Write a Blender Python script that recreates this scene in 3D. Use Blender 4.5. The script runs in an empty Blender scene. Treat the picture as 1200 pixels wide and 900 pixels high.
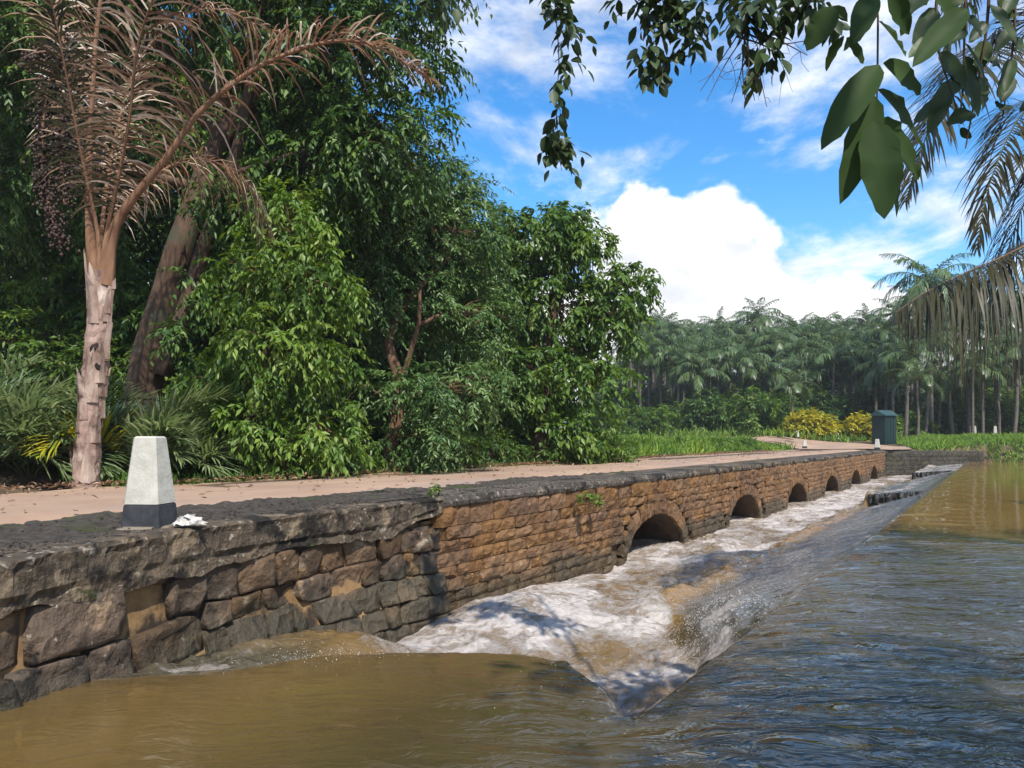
import bpy, math, random
import numpy as np
from mathutils import Vector, Matrix

R = math.radians
scene = bpy.context.scene
COL = scene.collection

# ------------------------------------------------------------------ camera
PSI = R(32.3)            # camera heading, left of the bridge axis (+Y)
CAMZ = 0.65              # eye height above the road deck
cam_d = bpy.data.cameras.new('camera')
cam = bpy.data.objects.new('camera', cam_d)
COL.objects.link(cam)
cam_d.sensor_width = 36.0
cam_d.lens = 27.0
cam_d.shift_y = 64.0 / 1200.0
cam_d.clip_start = 0.05
cam_d.clip_end = 4000.0
cam.location = (0, 0, CAMZ)
cam.rotation_euler = (R(90), 0, PSI)
scene.camera = cam

# ------------------------------------------------------------------ sky and sun
SUN_EL = R(50)
SUN_AZ = math.atan2(0.78, -0.62)        # clockwise from +Y
world = bpy.data.worlds.new('World')
scene.world = world
world.use_nodes = True
wt = world.node_tree
for n in list(wt.nodes):
    wt.nodes.remove(n)


class NT:
    """tiny node helper"""
    def __init__(self, tree):
        self.t = tree

    def n(self, kind, **kw):
        nd = self.t.nodes.new(kind)
        for k, v in kw.items():
            if k.startswith('i_'):
                nd.inputs[k[2:].replace('_', ' ')].default_value = v
            else:
                setattr(nd, k, v)
        return nd

    def l(self, a, b):
        self.t.links.new(a, b)

    def put(self, sock, v):
        if hasattr(v, 'is_linked'):
            self.l(v, sock)
        else:
            sock.default_value = v

    def math(self, op, a, b=0.0, clamp=False):
        m = self.n('ShaderNodeMath', operation=op, use_clamp=clamp)
        self.put(m.inputs[0], a)
        self.put(m.inputs[1], b)
        return m.outputs[0]

    def ramp(self, fac, stops, interp='LINEAR'):
        r = self.n('ShaderNodeValToRGB')
        cr = r.color_ramp
        cr.interpolation = interp
        while len(cr.elements) < len(stops):
            cr.elements.new(0.5)
        for e, (p, c) in zip(cr.elements, stops):
            e.position = p
            e.color = c if len(c) == 4 else (*c, 1)
        self.put(r.inputs[0], fac)
        return r.outputs[0]

    def smooth(self, v, a, b):
        m = self.n('ShaderNodeMapRange', interpolation_type='SMOOTHSTEP')
        self.put(m.inputs[0], v)
        m.inputs[1].default_value = a
        m.inputs[2].default_value = b
        return m.outputs[0]

    def mix(self, fac, a, b, blend='MIX'):
        m = self.n('ShaderNodeMix', data_type='RGBA', blend_type=blend)
        self.put(m.inputs[0], fac)
        for s, v in ((m.inputs[6], a), (m.inputs[7], b)):
            if hasattr(v, 'is_linked'):
                self.l(v, s)
            else:
                s.default_value = (*v, 1) if len(v) == 3 else v
        return m.outputs[2]

    def noise(self, vec, scale, detail=4, rough=0.55, dist=0.0, w=None):
        nd = self.n('ShaderNodeTexNoise')
        if w is not None:
            nd.noise_dimensions = '4D'
            nd.inputs['W'].default_value = w
        nd.inputs['Scale'].default_value = scale
        nd.inputs['Detail'].default_value = detail
        nd.inputs['Roughness'].default_value = rough
        nd.inputs['Distortion'].default_value = dist
        if vec is not None:
            self.l(vec, nd.inputs['Vector'])
        return nd.outputs['Fac']

    def mapping(self, vec, scale=(1, 1, 1), loc=(0, 0, 0), rot=(0, 0, 0)):
        m = self.n('ShaderNodeMapping')
        m.inputs['Scale'].default_value = scale
        m.inputs['Location'].default_value = loc
        m.inputs['Rotation'].default_value = rot
        self.l(vec, m.inputs['Vector'])
        return m.outputs[0]


w = NT(wt)
sky = w.n('ShaderNodeTexSky', sky_type='NISHITA', sun_disc=False, sun_elevation=SUN_EL, sun_rotation=SUN_AZ,
          altitude=0.0, air_density=1.0, dust_density=0.3, ozone_density=2.5)
SKY_STRENGTH = 0.128
tc = w.n('ShaderNodeTexCoord')
wind = w.mapping(tc.outputs['Generated'], rot=(0, 0, R(-10)))
sep = w.n('ShaderNodeSeparateXYZ')
w.l(wind, sep.inputs[0])
elev = sep.outputs['Z']
hs = w.n('ShaderNodeHueSaturation')
hs.inputs['Saturation'].default_value = 1.36
hs.inputs['Value'].default_value = 1.36
w.l(sky.outputs[0], hs.inputs['Color'])
# cumulus: puffy noise whose threshold rises with height, all the way round the horizon
cv = w.mapping(wind, scale=(1, 1, 1.45))
puff = w.noise(cv, 5.4, 12, 0.50, 0.25, w=3.6)
big = w.noise(cv, 2.1, 3, 0.5, 0.0, w=12.4)
height_bias = w.math('MULTIPLY', w.math('SUBTRACT', 0.280, elev), 0.85)
d1 = w.math('ADD', w.math('ADD', w.math('MULTIPLY', puff, 0.75), w.math('MULTIPLY', big, 0.45)), height_bias)
cum = w.smooth(d1, 0.632, 0.672)
# higher torn patches of altocumulus on a flat layer
den = w.math('ADD', w.math('MAXIMUM', elev, 0.0), 0.12)
px_ = w.math('DIVIDE', sep.outputs['X'], den)
py_ = w.math('DIVIDE', sep.outputs['Y'], den)
comb = w.n('ShaderNodeCombineXYZ')
w.l(px_, comb.inputs[0])
w.l(py_, comb.inputs[1])
thin = w.noise(comb.outputs[0], 1.15, 10, 0.62, 0.35, w=1.1)
alto = w.math('MULTIPLY', w.smooth(thin, 0.475, 0.63), 0.92)
cover = w.math('MAXIMUM', cum, alto)
# cloud tone: white with greyer, cooler cores and bases
cv2 = w.mapping(wind, scale=(1, 1, 1.45), loc=(0, 0, 0.04))
puff2 = w.noise(cv2, 5.4, 4, 0.50, 0.25, w=3.6)
shade = w.smooth(w.math('SUBTRACT', puff2, puff), -0.06, 0.12)
ccol = w.mix(shade, (7.2, 7.2, 7.2), (4.7, 4.9, 5.3))
ccol = w.mix(w.math('MULTIPLY', w.smooth(d1, 0.78, 1.0), 0.55), ccol, (5.2, 5.4, 5.8))
skycol = w.mix(cover, hs.outputs[0], ccol)
bg = w.n('ShaderNodeBackground')
w.l(skycol, bg.inputs['Color'])
bg.inputs['Strength'].default_value = SKY_STRENGTH
wo = w.n('ShaderNodeOutputWorld')
w.l(bg.outputs[0], wo.inputs['Surface'])

sun_d = bpy.data.lights.new('sun', 'SUN')
sun_d.energy = 4.6
sun_d.angle = R(0.6)
sun_d.color = (1.0, 0.945, 0.86)
sun = bpy.data.objects.new('sun', sun_d)
COL.objects.link(sun)
sdir = Vector((math.sin(SUN_AZ) * math.cos(SUN_EL), math.cos(SUN_AZ) * math.cos(SUN_EL), math.sin(SUN_EL)))
sun.rotation_euler = sdir.to_track_quat('Z', 'Y').to_euler()
sun.location = sdir * 60

vs = scene.view_settings
vs.view_transform = 'Standard'
vs.look = 'None'
vs.exposure = 0.50
vs.gamma = 1.0
vs.use_curve_mapping = False
scene.cycles.use_denoising = True
scene.cycles.max_bounces = 6
scene.cycles.transparent_max_bounces = 6
scene.cycles.diffuse_bounces = 3
scene.cycles.glossy_bounces = 3
scene.cycles.transmission_bounces = 3
scene.cycles.volume_bounces = 0
scene.cycles.sample_clamp_indirect = 6.0

# ------------------------------------------------------------------ helpers
CP, SP = math.cos(PSI), math.sin(PSI)


def W(px, py, z):
    """a point of the place, from the photograph's bearing and height angle and a surveyed distance"""
    xc = (px - 600) / 900 * z
    return np.array([xc * CP - z * SP, xc * SP + z * CP, CAMZ + (514 - py) / 900 * z])


def tag(o, label=None, cat=None, group=None, kind=None):
    if label: o['label'] = label
    if cat: o['category'] = cat
    if group: o['group'] = group
    if kind: o['kind'] = kind
    return o


def empty(name, loc=(0, 0, 0), rz=0.0):
    o = bpy.data.objects.new(name, None)
    o.empty_display_size = 0.2
    COL.objects.link(o)
    o.location = loc
    o.rotation_euler = (0, 0, rz)
    return o


def mesh_np(name, verts, faces, smooth=False, attrs=None, fattrs=None):
    """verts (N,3), faces (M,k) all of one k"""
    verts = np.asarray(verts, dtype=np.float32)
    faces = np.asarray(faces, dtype=np.int32)
    me = bpy.data.meshes.new(name)
    k = faces.shape[1]
    me.vertices.add(len(verts))
    me.vertices.foreach_set('co', verts.ravel())
    me.loops.add(faces.size)
    me.loops.foreach_set('vertex_index', faces.ravel())
    me.polygons.add(len(faces))
    me.polygons.foreach_set('loop_start', np.arange(0, faces.size, k, dtype=np.int32))
    try:
        me.polygons.foreach_set('loop_total', np.full(len(faces), k, dtype=np.int32))
    except Exception:
        pass
    if smooth:
        me.polygons.foreach_set('use_smooth', np.ones(len(faces), dtype=bool))
    me.update(calc_edges=True)
    for nm, v in (attrs or {}).items():
        a = me.attributes.new(nm, 'FLOAT', 'POINT')
        a.data.foreach_set('value', np.asarray(v, dtype=np.float32))
    for nm, v in (fattrs or {}).items():
        a = me.attributes.new(nm, 'FLOAT', 'FACE')
        a.data.foreach_set('value', np.asarray(v, dtype=np.float32))
    return me


def add(name, me, mat, parent=None, loc=(0, 0, 0), rot=(0, 0, 0), scale=(1, 1, 1)):
    o = bpy.data.objects.new(name, me)
    COL.objects.link(o)
    if mat is not None and len(me.materials) == 0:
        me.materials.append(mat)
    o.location = loc
    o.rotation_euler = rot
    o.scale = scale
    if parent is not None:
        o.parent = parent
    return o


class MB:
    """collects verts and mixed polygons for one mesh"""
    def __init__(self):
        self.v, self.f = [], []

    def add(self, verts, faces):
        b = len(self.v)
        self.v.extend([tuple(map(float, p)) for p in verts])
        self.f.extend([tuple(int(i) + b for i in f) for f in faces])

    def box(self, lo, hi):
        (a, b, c), (d, e, f) = lo, hi
        self.add([(a, b, c), (d, b, c), (d, e, c), (a, e, c), (a, b, f), (d, b, f), (d, e, f), (a, e, f)],
                 [(0, 3, 2, 1), (4, 5, 6, 7), (0, 1, 5, 4), (1, 2, 6, 5), (2, 3, 7, 6), (3, 0, 4, 7)])

    def tube(self, pts, radii, sides=8, cap=True):
        v, f = tube(pts, radii, sides, cap)
        self.add(v, f)

    def build(self, name, mat, parent=None, smooth=False, **kw):
        me = bpy.data.meshes.new(name)
        me.from_pydata(self.v, [], self.f)
        if smooth:
            me.polygons.foreach_set('use_smooth', np.ones(len(me.polygons), dtype=bool))
        me.update()
        return add(name, me, mat, parent, **kw)


def tube(pts, radii, sides=8, cap=True, wob=0.0, seed=0):
    pts = np.asarray(pts, float)
    n = len(pts)
    radii = np.broadcast_to(np.asarray(radii, float), (n,))
    tan = np.gradient(pts, axis=0)
    tan /= np.linalg.norm(tan, axis=1)[:, None] + 1e-9
    ref = np.array([0.31, 0.95, 0.05])
    if abs(tan[0] @ ref) > 0.9:
        ref = np.array([0.95, 0.05, 0.31])
    u = np.cross(tan, ref)
    u /= np.linalg.norm(u, axis=1)[:, None] + 1e-9
    v2 = np.cross(tan, u)
    a = np.arange(sides) / sides * 2 * np.pi
    rr = radii[:, None] * np.ones(sides)
    if wob:
        rg = np.random.default_rng(seed)
        rr = rr * (1 + wob * (rg.random((n, sides)) - 0.5) * 2)
    ring = pts[:, None, :] + rr[..., None] * (np.cos(a)[None, :, None] * u[:, None, :] + np.sin(a)[None, :, None] * v2[:, None, :])
    verts = ring.reshape(-1, 3)
    faces = []
    for i in range(n - 1):
        for j in range(sides):
            k = (j + 1) % sides
            faces.append((i * sides + j, i * sides + k, (i + 1) * sides + k, (i + 1) * sides + j))
    if cap:
        faces.append(tuple(range(sides))[::-1])
        faces.append(tuple((n - 1) * sides + j for j in range(sides)))
    return verts, faces


def spline(pts, n):
    """Catmull-Rom through pts, resampled evenly"""
    P = np.asarray(pts, float)
    P = np.vstack([2 * P[0] - P[1], P, 2 * P[-1] - P[-2]])
    out = []
    m = max(4, int(6 * n / max(1, len(P) - 3)))
    for i in range(1, len(P) - 2):
        for t in np.linspace(0, 1, m, endpoint=False):
            a, b, c, d = P[i - 1], P[i], P[i + 1], P[i + 2]
            out.append(0.5 * (2 * b + (c - a) * t + (2 * a - 5 * b + 4 * c - d) * t * t + (3 * b - a - 3 * c + d) * t ** 3))
    out.append(P[-2])
    out = np.array(out)
    s = np.r_[0, np.cumsum(np.linalg.norm(np.diff(out, axis=0), axis=1))]
    q = np.linspace(0, s[-1], n)
    return np.stack([np.interp(q, s, out[:, k]) for k in range(3)], 1)


def unit(a):
    return a / (np.linalg.norm(a, axis=-1, keepdims=True) + 1e-9)


def _h(ix, iy, iz, seed):
    x = (ix.astype(np.int64) * 374761393 + iy.astype(np.int64) * 668265263 + iz.astype(np.int64) * 2147483647 + seed * 974634777) & 0xFFFFFFFF
    x = ((x ^ (x >> 13)) * 1274126177) & 0xFFFFFFFF
    x = ((x ^ (x >> 16)) * 2246822519) & 0xFFFFFFFF
    return ((x ^ (x >> 15)) & 0xFFFFFF) / float(0xFFFFFF)


def vnoise(x, y, seed=0):
    x = np.asarray(x, float); y = np.asarray(y, float)
    ix, iy = np.floor(x), np.floor(y)
    fx, fy = x - ix, y - iy
    fx = fx * fx * fx * (fx * (fx * 6 - 15) + 10)
    fy = fy * fy * fy * (fy * (fy * 6 - 15) + 10)
    z = np.zeros_like(ix)
    a = _h(ix, iy, z, seed); b = _h(ix + 1, iy, z, seed); c = _h(ix, iy + 1, z, seed); d = _h(ix + 1, iy + 1, z, seed)
    return (a * (1 - fx) + b * fx) * (1 - fy) + (c * (1 - fx) + d * fx) * fy


def fbm(x, y, seed=0, oct=4, gain=0.5):
    s, a, t = 0, 1.0, 0
    for i in range(oct):
        s = s + a * vnoise(np.asarray(x) * 2 ** i + 17.3 * i, np.asarray(y) * 2 ** i - 9.1 * i, seed + i)
        t += a
        a *= gain
    return s / t


def sstep(a, b, x):
    t = np.clip((np.asarray(x, float) - a) / (b - a), 0, 1)
    return t * t * (3 - 2 * t)


# ------------------------------------------------------------------ materials
def new_mat(name):
    m = bpy.data.materials.new(name)
    m.use_nodes = True
    t = m.node_tree
    for n in list(t.nodes):
        t.nodes.remove(n)
    g = NT(t)
    out = g.n('ShaderNodeOutputMaterial')
    return m, g, out


def principled(g, col, rough=0.8, spec=0.3, bump=None, bump_s=0.3, bump_d=0.02):
    p = g.n('ShaderNodeBsdfPrincipled')
    if hasattr(col, 'is_linked'):
        g.l(col, p.inputs['Base Color'])
    else:
        p.inputs['Base Color'].default_value = (*col, 1)
    g.put(p.inputs['Roughness'], rough)
    g.put(p.inputs['Specular IOR Level'], spec)
    if bump is not None:
        b = g.n('ShaderNodeBump')
        g.put(b.inputs['Strength'], bump_s)
        b.inputs['Distance'].default_value = bump_d
        g.l(bump, b.inputs['Height'])
        g.l(b.outputs[0], p.inputs['Normal'])
    return p


def leaf_mat(name, stops, trans=0.38, rough=0.42, tcol=None, spec=0.35, fac_attr='var'):
    m, g, out = new_mat(name)
    a = g.n('ShaderNodeAttribute', attribute_name=fac_attr)
    col = g.ramp(a.outputs['Fac'], stops)
    p = principled(g, col, rough, spec)
    tr = g.n('ShaderNodeBsdfTranslucent')
    hv = g.n('ShaderNodeHueSaturation')
    hv.inputs['Hue'].default_value = 0.475
    hv.inputs['Saturation'].default_value = 1.15
    hv.inputs['Value'].default_value = 1.5
    g.l(col, hv.inputs['Color'])
    g.l(hv.outputs[0], tr.inputs['Color'])
    mx = g.n('ShaderNodeMixShader')
    mx.inputs[0].default_value = trans
    g.l(p.outputs[0], mx.inputs[1])
    g.l(tr.outputs[0], mx.inputs[2])
    g.l(mx.outputs[0], out.inputs['Surface'])
    return m


def bark_mat(name, c1, c2, c3=None, scale=6, stretch=0.25, bump_s=0.6):
    m, g, out = new_mat(name)
    t = g.n('ShaderNodeTexCoord')
    v = g.mapping(t.outputs['Object'], scale=(1, 1, stretch))
    n1 = g.noise(v, scale, 6, 0.65)
    col = g.ramp(n1, [(0.3, c1), (0.68, c2)])
    if c3:
        n2 = g.noise(t.outputs['Object'], scale * 0.35, 4, 0.6, w=3.0)
        col = g.mix(g.smooth(n2, 0.52, 0.66), col, c3)
    n3 = g.noise(v, scale * 5, 4, 0.6)
    p = principled(g, col, 0.88, 0.15, g.math('ADD', n1, g.math('MULTIPLY', n3, 0.4)), bump_s, 0.03)
    g.l(p.outputs[0], out.inputs['Surface'])
    return m


def stone_mat(name, base, alt, pale, dark, rnd=0.35, lichen=0.62, scale=3.0, wet=None, sat=(0.75, 1.15), patch=None):
    """cut stone: tone per stone, weather patches, lichen spots, fine relief"""
    m, g, out = new_mat(name)
    t = g.n('ShaderNodeTexCoord')
    geo = g.n('ShaderNodeNewGeometry')
    pos = geo.outputs['Position']
    oi = g.n('ShaderNodeObjectInfo')
    n1 = g.noise(pos, scale, 8, 0.65)
    n2 = g.noise(pos, scale * 0.33, 4, 0.55, w=4.0)
    col = g.mix(g.smooth(n2, 0.36, 0.64), base, alt)
    col = g.mix(g.smooth(n1, 0.50, 0.78), col, dark)
    n4 = g.noise(pos, scale * 4.2, 6, 0.6, w=1.0)
    col = g.mix(g.math('MULTIPLY', g.smooth(n4, lichen, lichen + 0.07), 0.75), col, pale)
    if patch:                  # smears of old plaster and bare weathered rock
        for (pc, sc_, lo_, ww) in patch:
            pn = g.noise(pos, sc_, 6, 0.62, 0.3, w=ww)
            col = g.mix(g.smooth(pn, lo_, lo_ + 0.06), col, pc)
    hv = g.n('ShaderNodeHueSaturation')
    g.l(col, hv.inputs['Color'])
    mr = g.n('ShaderNodeMapRange')
    g.l(oi.outputs['Random'], mr.inputs[0])
    mr.inputs[3].default_value = 1 - rnd * 0.7
    mr.inputs[4].default_value = 1 + rnd * 0.7
    g.l(mr.outputs[0], hv.inputs['Value'])
    mr2 = g.n('ShaderNodeMapRange')
    r2 = g.math('FRACT', g.math('MULTIPLY', oi.outputs['Random'], 7.31))
    g.l(r2, mr2.inputs[0])
    mr2.inputs[3].default_value = sat[0]
    mr2.inputs[4].default_value = sat[1]
    g.l(mr2.outputs[0], hv.inputs['Saturation'])
    col = hv.outputs[0]
    rough = 0.9
    if wet is not None:        # splash-wet, algae-dark stone reaching an uneven height above the waterline
        sp = g.n('ShaderNodeSeparateXYZ')
        g.l(pos, sp.inputs[0])
        lvl = g.math('ADD', sp.outputs['Z'], g.math('MULTIPLY', g.math('SUBTRACT', n2, 0.5), 0.9))
        wf = g.smooth(lvl, wet + 0.16, wet - 0.10)
        col = g.mix(g.math('MULTIPLY', wf, 0.72), col, (0.055, 0.05, 0.032))
        rough = g.math('SUBTRACT', 0.9, g.math('MULTIPLY', wf, 0.5))
    n3 = g.noise(pos, scale * 9, 6, 0.65)
    vo = g.n('ShaderNodeTexVoronoi')
    vo.inputs['Scale'].default_value = scale * 2.3
    vw = g.n('ShaderNodeVectorMath', operation='MULTIPLY_ADD')
    wn = g.n('ShaderNodeTexNoise')
    wn.inputs['Scale'].default_value = 5.0
    g.l(pos, wn.inputs['Vector'])
    g.l(wn.outputs['Color'], vw.inputs[0])
    vw.inputs[1].default_value = (0.16, 0.16, 0.16)
    g.l(pos, vw.inputs[2])
    g.l(vw.outputs[0], vo.inputs['Vector'])
    h = g.math('ADD', g.math('ADD', g.math('MULTIPLY', n1, 1.2), g.math('MULTIPLY', n3, 0.5)), g.math('MULTIPLY', vo.outputs['Distance'], 0.9))
    p = principled(g, col, rough, 0.25, h, 1.0, 0.055)
    g.l(p.outputs[0], out.inputs['Surface'])
    return m


def flat_mat(name, c1, c2, scale=8, rough=0.85, bump_s=0.3, c3=None, t3=(0.55, 0.66), s3=0.6, spec=0.25, bd=0.02):
    m, g, out = new_mat(name)
    geo = g.n('ShaderNodeNewGeometry')
    pos = geo.outputs['Position']
    n1 = g.noise(pos, scale, 8, 0.65)
    col = g.ramp(n1, [(0.32, c1), (0.68, c2)])
    if c3:
        n2 = g.noise(pos, s3, 6, 0.62, w=2.0)
        col = g.mix(g.smooth(n2, *t3), col, c3)
    n3 = g.noise(pos, scale * 6, 5, 0.6)
    p = principled(g, col, rough, spec, g.math('ADD', n1, g.math('MULTIPLY', n3, 0.6)), bump_s, bd)
    g.l(p.outputs[0], out.inputs['Surface'])
    return m


M = {}
M['leaf_mid'] = leaf_mat('leaf_mid', [(0, (0.034, 0.078, 0.014)), (0.5, (0.083, 0.163, 0.029)), (1, (0.189, 0.273, 0.052))])
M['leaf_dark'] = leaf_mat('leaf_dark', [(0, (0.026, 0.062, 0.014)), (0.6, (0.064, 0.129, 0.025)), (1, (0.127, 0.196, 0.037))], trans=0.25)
M['leaf_bright'] = leaf_mat('leaf_bright', [(0, (0.052, 0.109, 0.017)), (0.5, (0.115, 0.207, 0.032)), (1, (0.236, 0.316, 0.063))], trans=0.35)
M['leaf_blue'] = leaf_mat('leaf_blue', [(0, (0.041, 0.090, 0.028)), (0.5, (0.090, 0.167, 0.048)), (1, (0.190, 0.270, 0.098))], trans=0.25, rough=0.36)
M['leaf_yellow'] = leaf_mat('leaf_yellow', [(0, (0.130, 0.182, 0.019)), (0.45, (0.364, 0.351, 0.026)), (1, (0.676, 0.585, 0.065))], trans=0.3)
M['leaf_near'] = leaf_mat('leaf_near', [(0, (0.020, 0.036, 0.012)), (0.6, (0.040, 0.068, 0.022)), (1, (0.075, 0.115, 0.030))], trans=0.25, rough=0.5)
M['palm_leaf'] = leaf_mat('palm_leaf', [(0, (0.030, 0.062, 0.020)), (0.5, (0.078, 0.132, 0.042)), (1, (0.185, 0.235, 0.095))], trans=0.22, rough=0.36)
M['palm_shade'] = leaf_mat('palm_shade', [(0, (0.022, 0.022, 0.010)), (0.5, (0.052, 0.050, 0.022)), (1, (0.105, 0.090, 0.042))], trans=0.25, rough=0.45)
M['dry_leaf'] = leaf_mat('dry_leaf', [(0, (0.10, 0.055, 0.030)), (0.4, (0.27, 0.165, 0.095)), (0.75, (0.47, 0.35, 0.24)), (1, (0.82, 0.74, 0.64))], trans=0.25, rough=0.5, spec=0.3)
M['strap'] = leaf_mat('strap', [(0, (0.070, 0.120, 0.045)), (0.5, (0.160, 0.225, 0.090)), (1, (0.340, 0.390, 0.220))], trans=0.35, rough=0.35)
M['grass'] = leaf_mat('grass', [(0, (0.068, 0.142, 0.023)), (0.5, (0.157, 0.277, 0.042)), (1, (0.329, 0.448, 0.074))], trans=0.3, rough=0.55)
M['bark_dark'] = bark_mat('bark_dark', (0.036, 0.023, 0.016), (0.125, 0.080, 0.052), (0.060, 0.062, 0.042), bump_s=1.0)
M['bark_red'] = bark_mat('bark_red', (0.055, 0.032, 0.022), (0.20, 0.115, 0.070))
M['bark_grey'] = bark_mat('bark_grey', (0.060, 0.050, 0.042), (0.180, 0.158, 0.130), scale=4, stretch=3.0)
M['palm_bark'] = bark_mat('palm_bark', (0.10, 0.055, 0.045), (0.42, 0.30, 0.245), (0.55, 0.47, 0.40), scale=5, stretch=0.5, bump_s=0.9)
M['rachis_dry'] = bark_mat('rachis_dry', (0.12, 0.062, 0.036), (0.30, 0.175, 0.105), scale=5)
M['rachis_green'] = bark_mat('rachis_green', (0.06, 0.075, 0.03), (0.13, 0.13, 0.055), scale=5)
M['seed'] = flat_mat('seed', (0.022, 0.014, 0.012), (0.10, 0.065, 0.050), scale=25, rough=0.7)
M['stone'] = stone_mat('stone', (0.150, 0.082, 0.042), (0.215, 0.118, 0.052), (0.36, 0.29, 0.21), (0.058, 0.036, 0.023), rnd=0.20, wet=-1.06, sat=(0.9, 1.1))
M['rubble'] = stone_mat('rubble', (0.078, 0.056, 0.038), (0.140, 0.088, 0.050), (0.40, 0.34, 0.26), (0.028, 0.022, 0.018), rnd=0.40, lichen=0.63, scale=3.4, wet=-0.80, patch=[((0.27, 0.165, 0.078), 1.7, 0.555, 7.0), ((0.29, 0.24, 0.17), 2.6, 0.60, 3.0), ((0.022, 0.018, 0.015), 2.4, 0.565, 12.0)])
M['mortar'] = flat_mat('mortar', (0.060, 0.040, 0.026), (0.13, 0.082, 0.046), scale=7, c3=(0.05, 0.036, 0.026), s3=2.2)
M['ochre_mortar'] = flat_mat('ochre_mortar', (0.15, 0.090, 0.042), (0.30, 0.185, 0.085), scale=6, c3=(0.035, 0.026, 0.019), t3=(0.44, 0.54), s3=2.4)
M['coping'] = stone_mat('coping', (0.070, 0.056, 0.042), (0.128, 0.100, 0.072), (0.36, 0.32, 0.26), (0.026, 0.022, 0.018), rnd=0.1, lichen=0.57, scale=4.2, patch=[((0.024, 0.021, 0.017), 1.5, 0.51, 5.0), ((0.21, 0.165, 0.115), 2.6, 0.57, 8.0), ((0.055, 0.062, 0.022), 3.0, 0.60, 2.0)])
M['gravel'] = flat_mat('gravel', (0.030, 0.025, 0.021), (0.120, 0.100, 0.080), scale=16, c3=(0.060, 0.075, 0.020), t3=(0.55, 0.64), s3=0.9, bump_s=1.0, bd=0.04)
M['soil'] = flat_mat('soil', (0.065, 0.045, 0.026), (0.14, 0.10, 0.06), scale=4, c3=(0.045, 0.075, 0.02), s3=0.25)
M['red_earth'] = flat_mat('red_earth', (0.26, 0.115, 0.055), (0.42, 0.215, 0.115), scale=4)
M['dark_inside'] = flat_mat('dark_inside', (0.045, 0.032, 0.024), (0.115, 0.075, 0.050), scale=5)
M['concrete_wet'] = flat_mat('concrete_wet', (0.035, 0.032, 0.028), (0.080, 0.074, 0.066), scale=6, rough=0.4)


def road_material():
    m, g, out = new_mat('road')
    geo = g.n('ShaderNodeNewGeometry')
    pos = geo.outputs['Position']
    v = g.mapping(pos, scale=(1.0, 0.12, 1))
    tr = g.noise(v, 1.6, 5, 0.6)
    n1 = g.noise(pos, 0.8, 6, 0.6)
    n2 = g.noise(pos, 45, 4, 0.6)
    col = g.ramp(n1, [(0.3, (0.29, 0.190, 0.128)), (0.7, (0.40, 0.278, 0.194))])
    col = g.mix(g.smooth(tr, 0.50, 0.70), col, (0.295, 0.215, 0.170))
    col = g.mix(g.math('MULTIPLY', g.smooth(n2, 0.58, 0.72), 0.55), col, (0.17, 0.115, 0.08))
    p = principled(g, col, 0.9, 0.2, n2, 0.35, 0.012)
    g.l(p.outputs[0], out.inputs['Surface'])
    return m


M['road'] = road_material()


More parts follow.
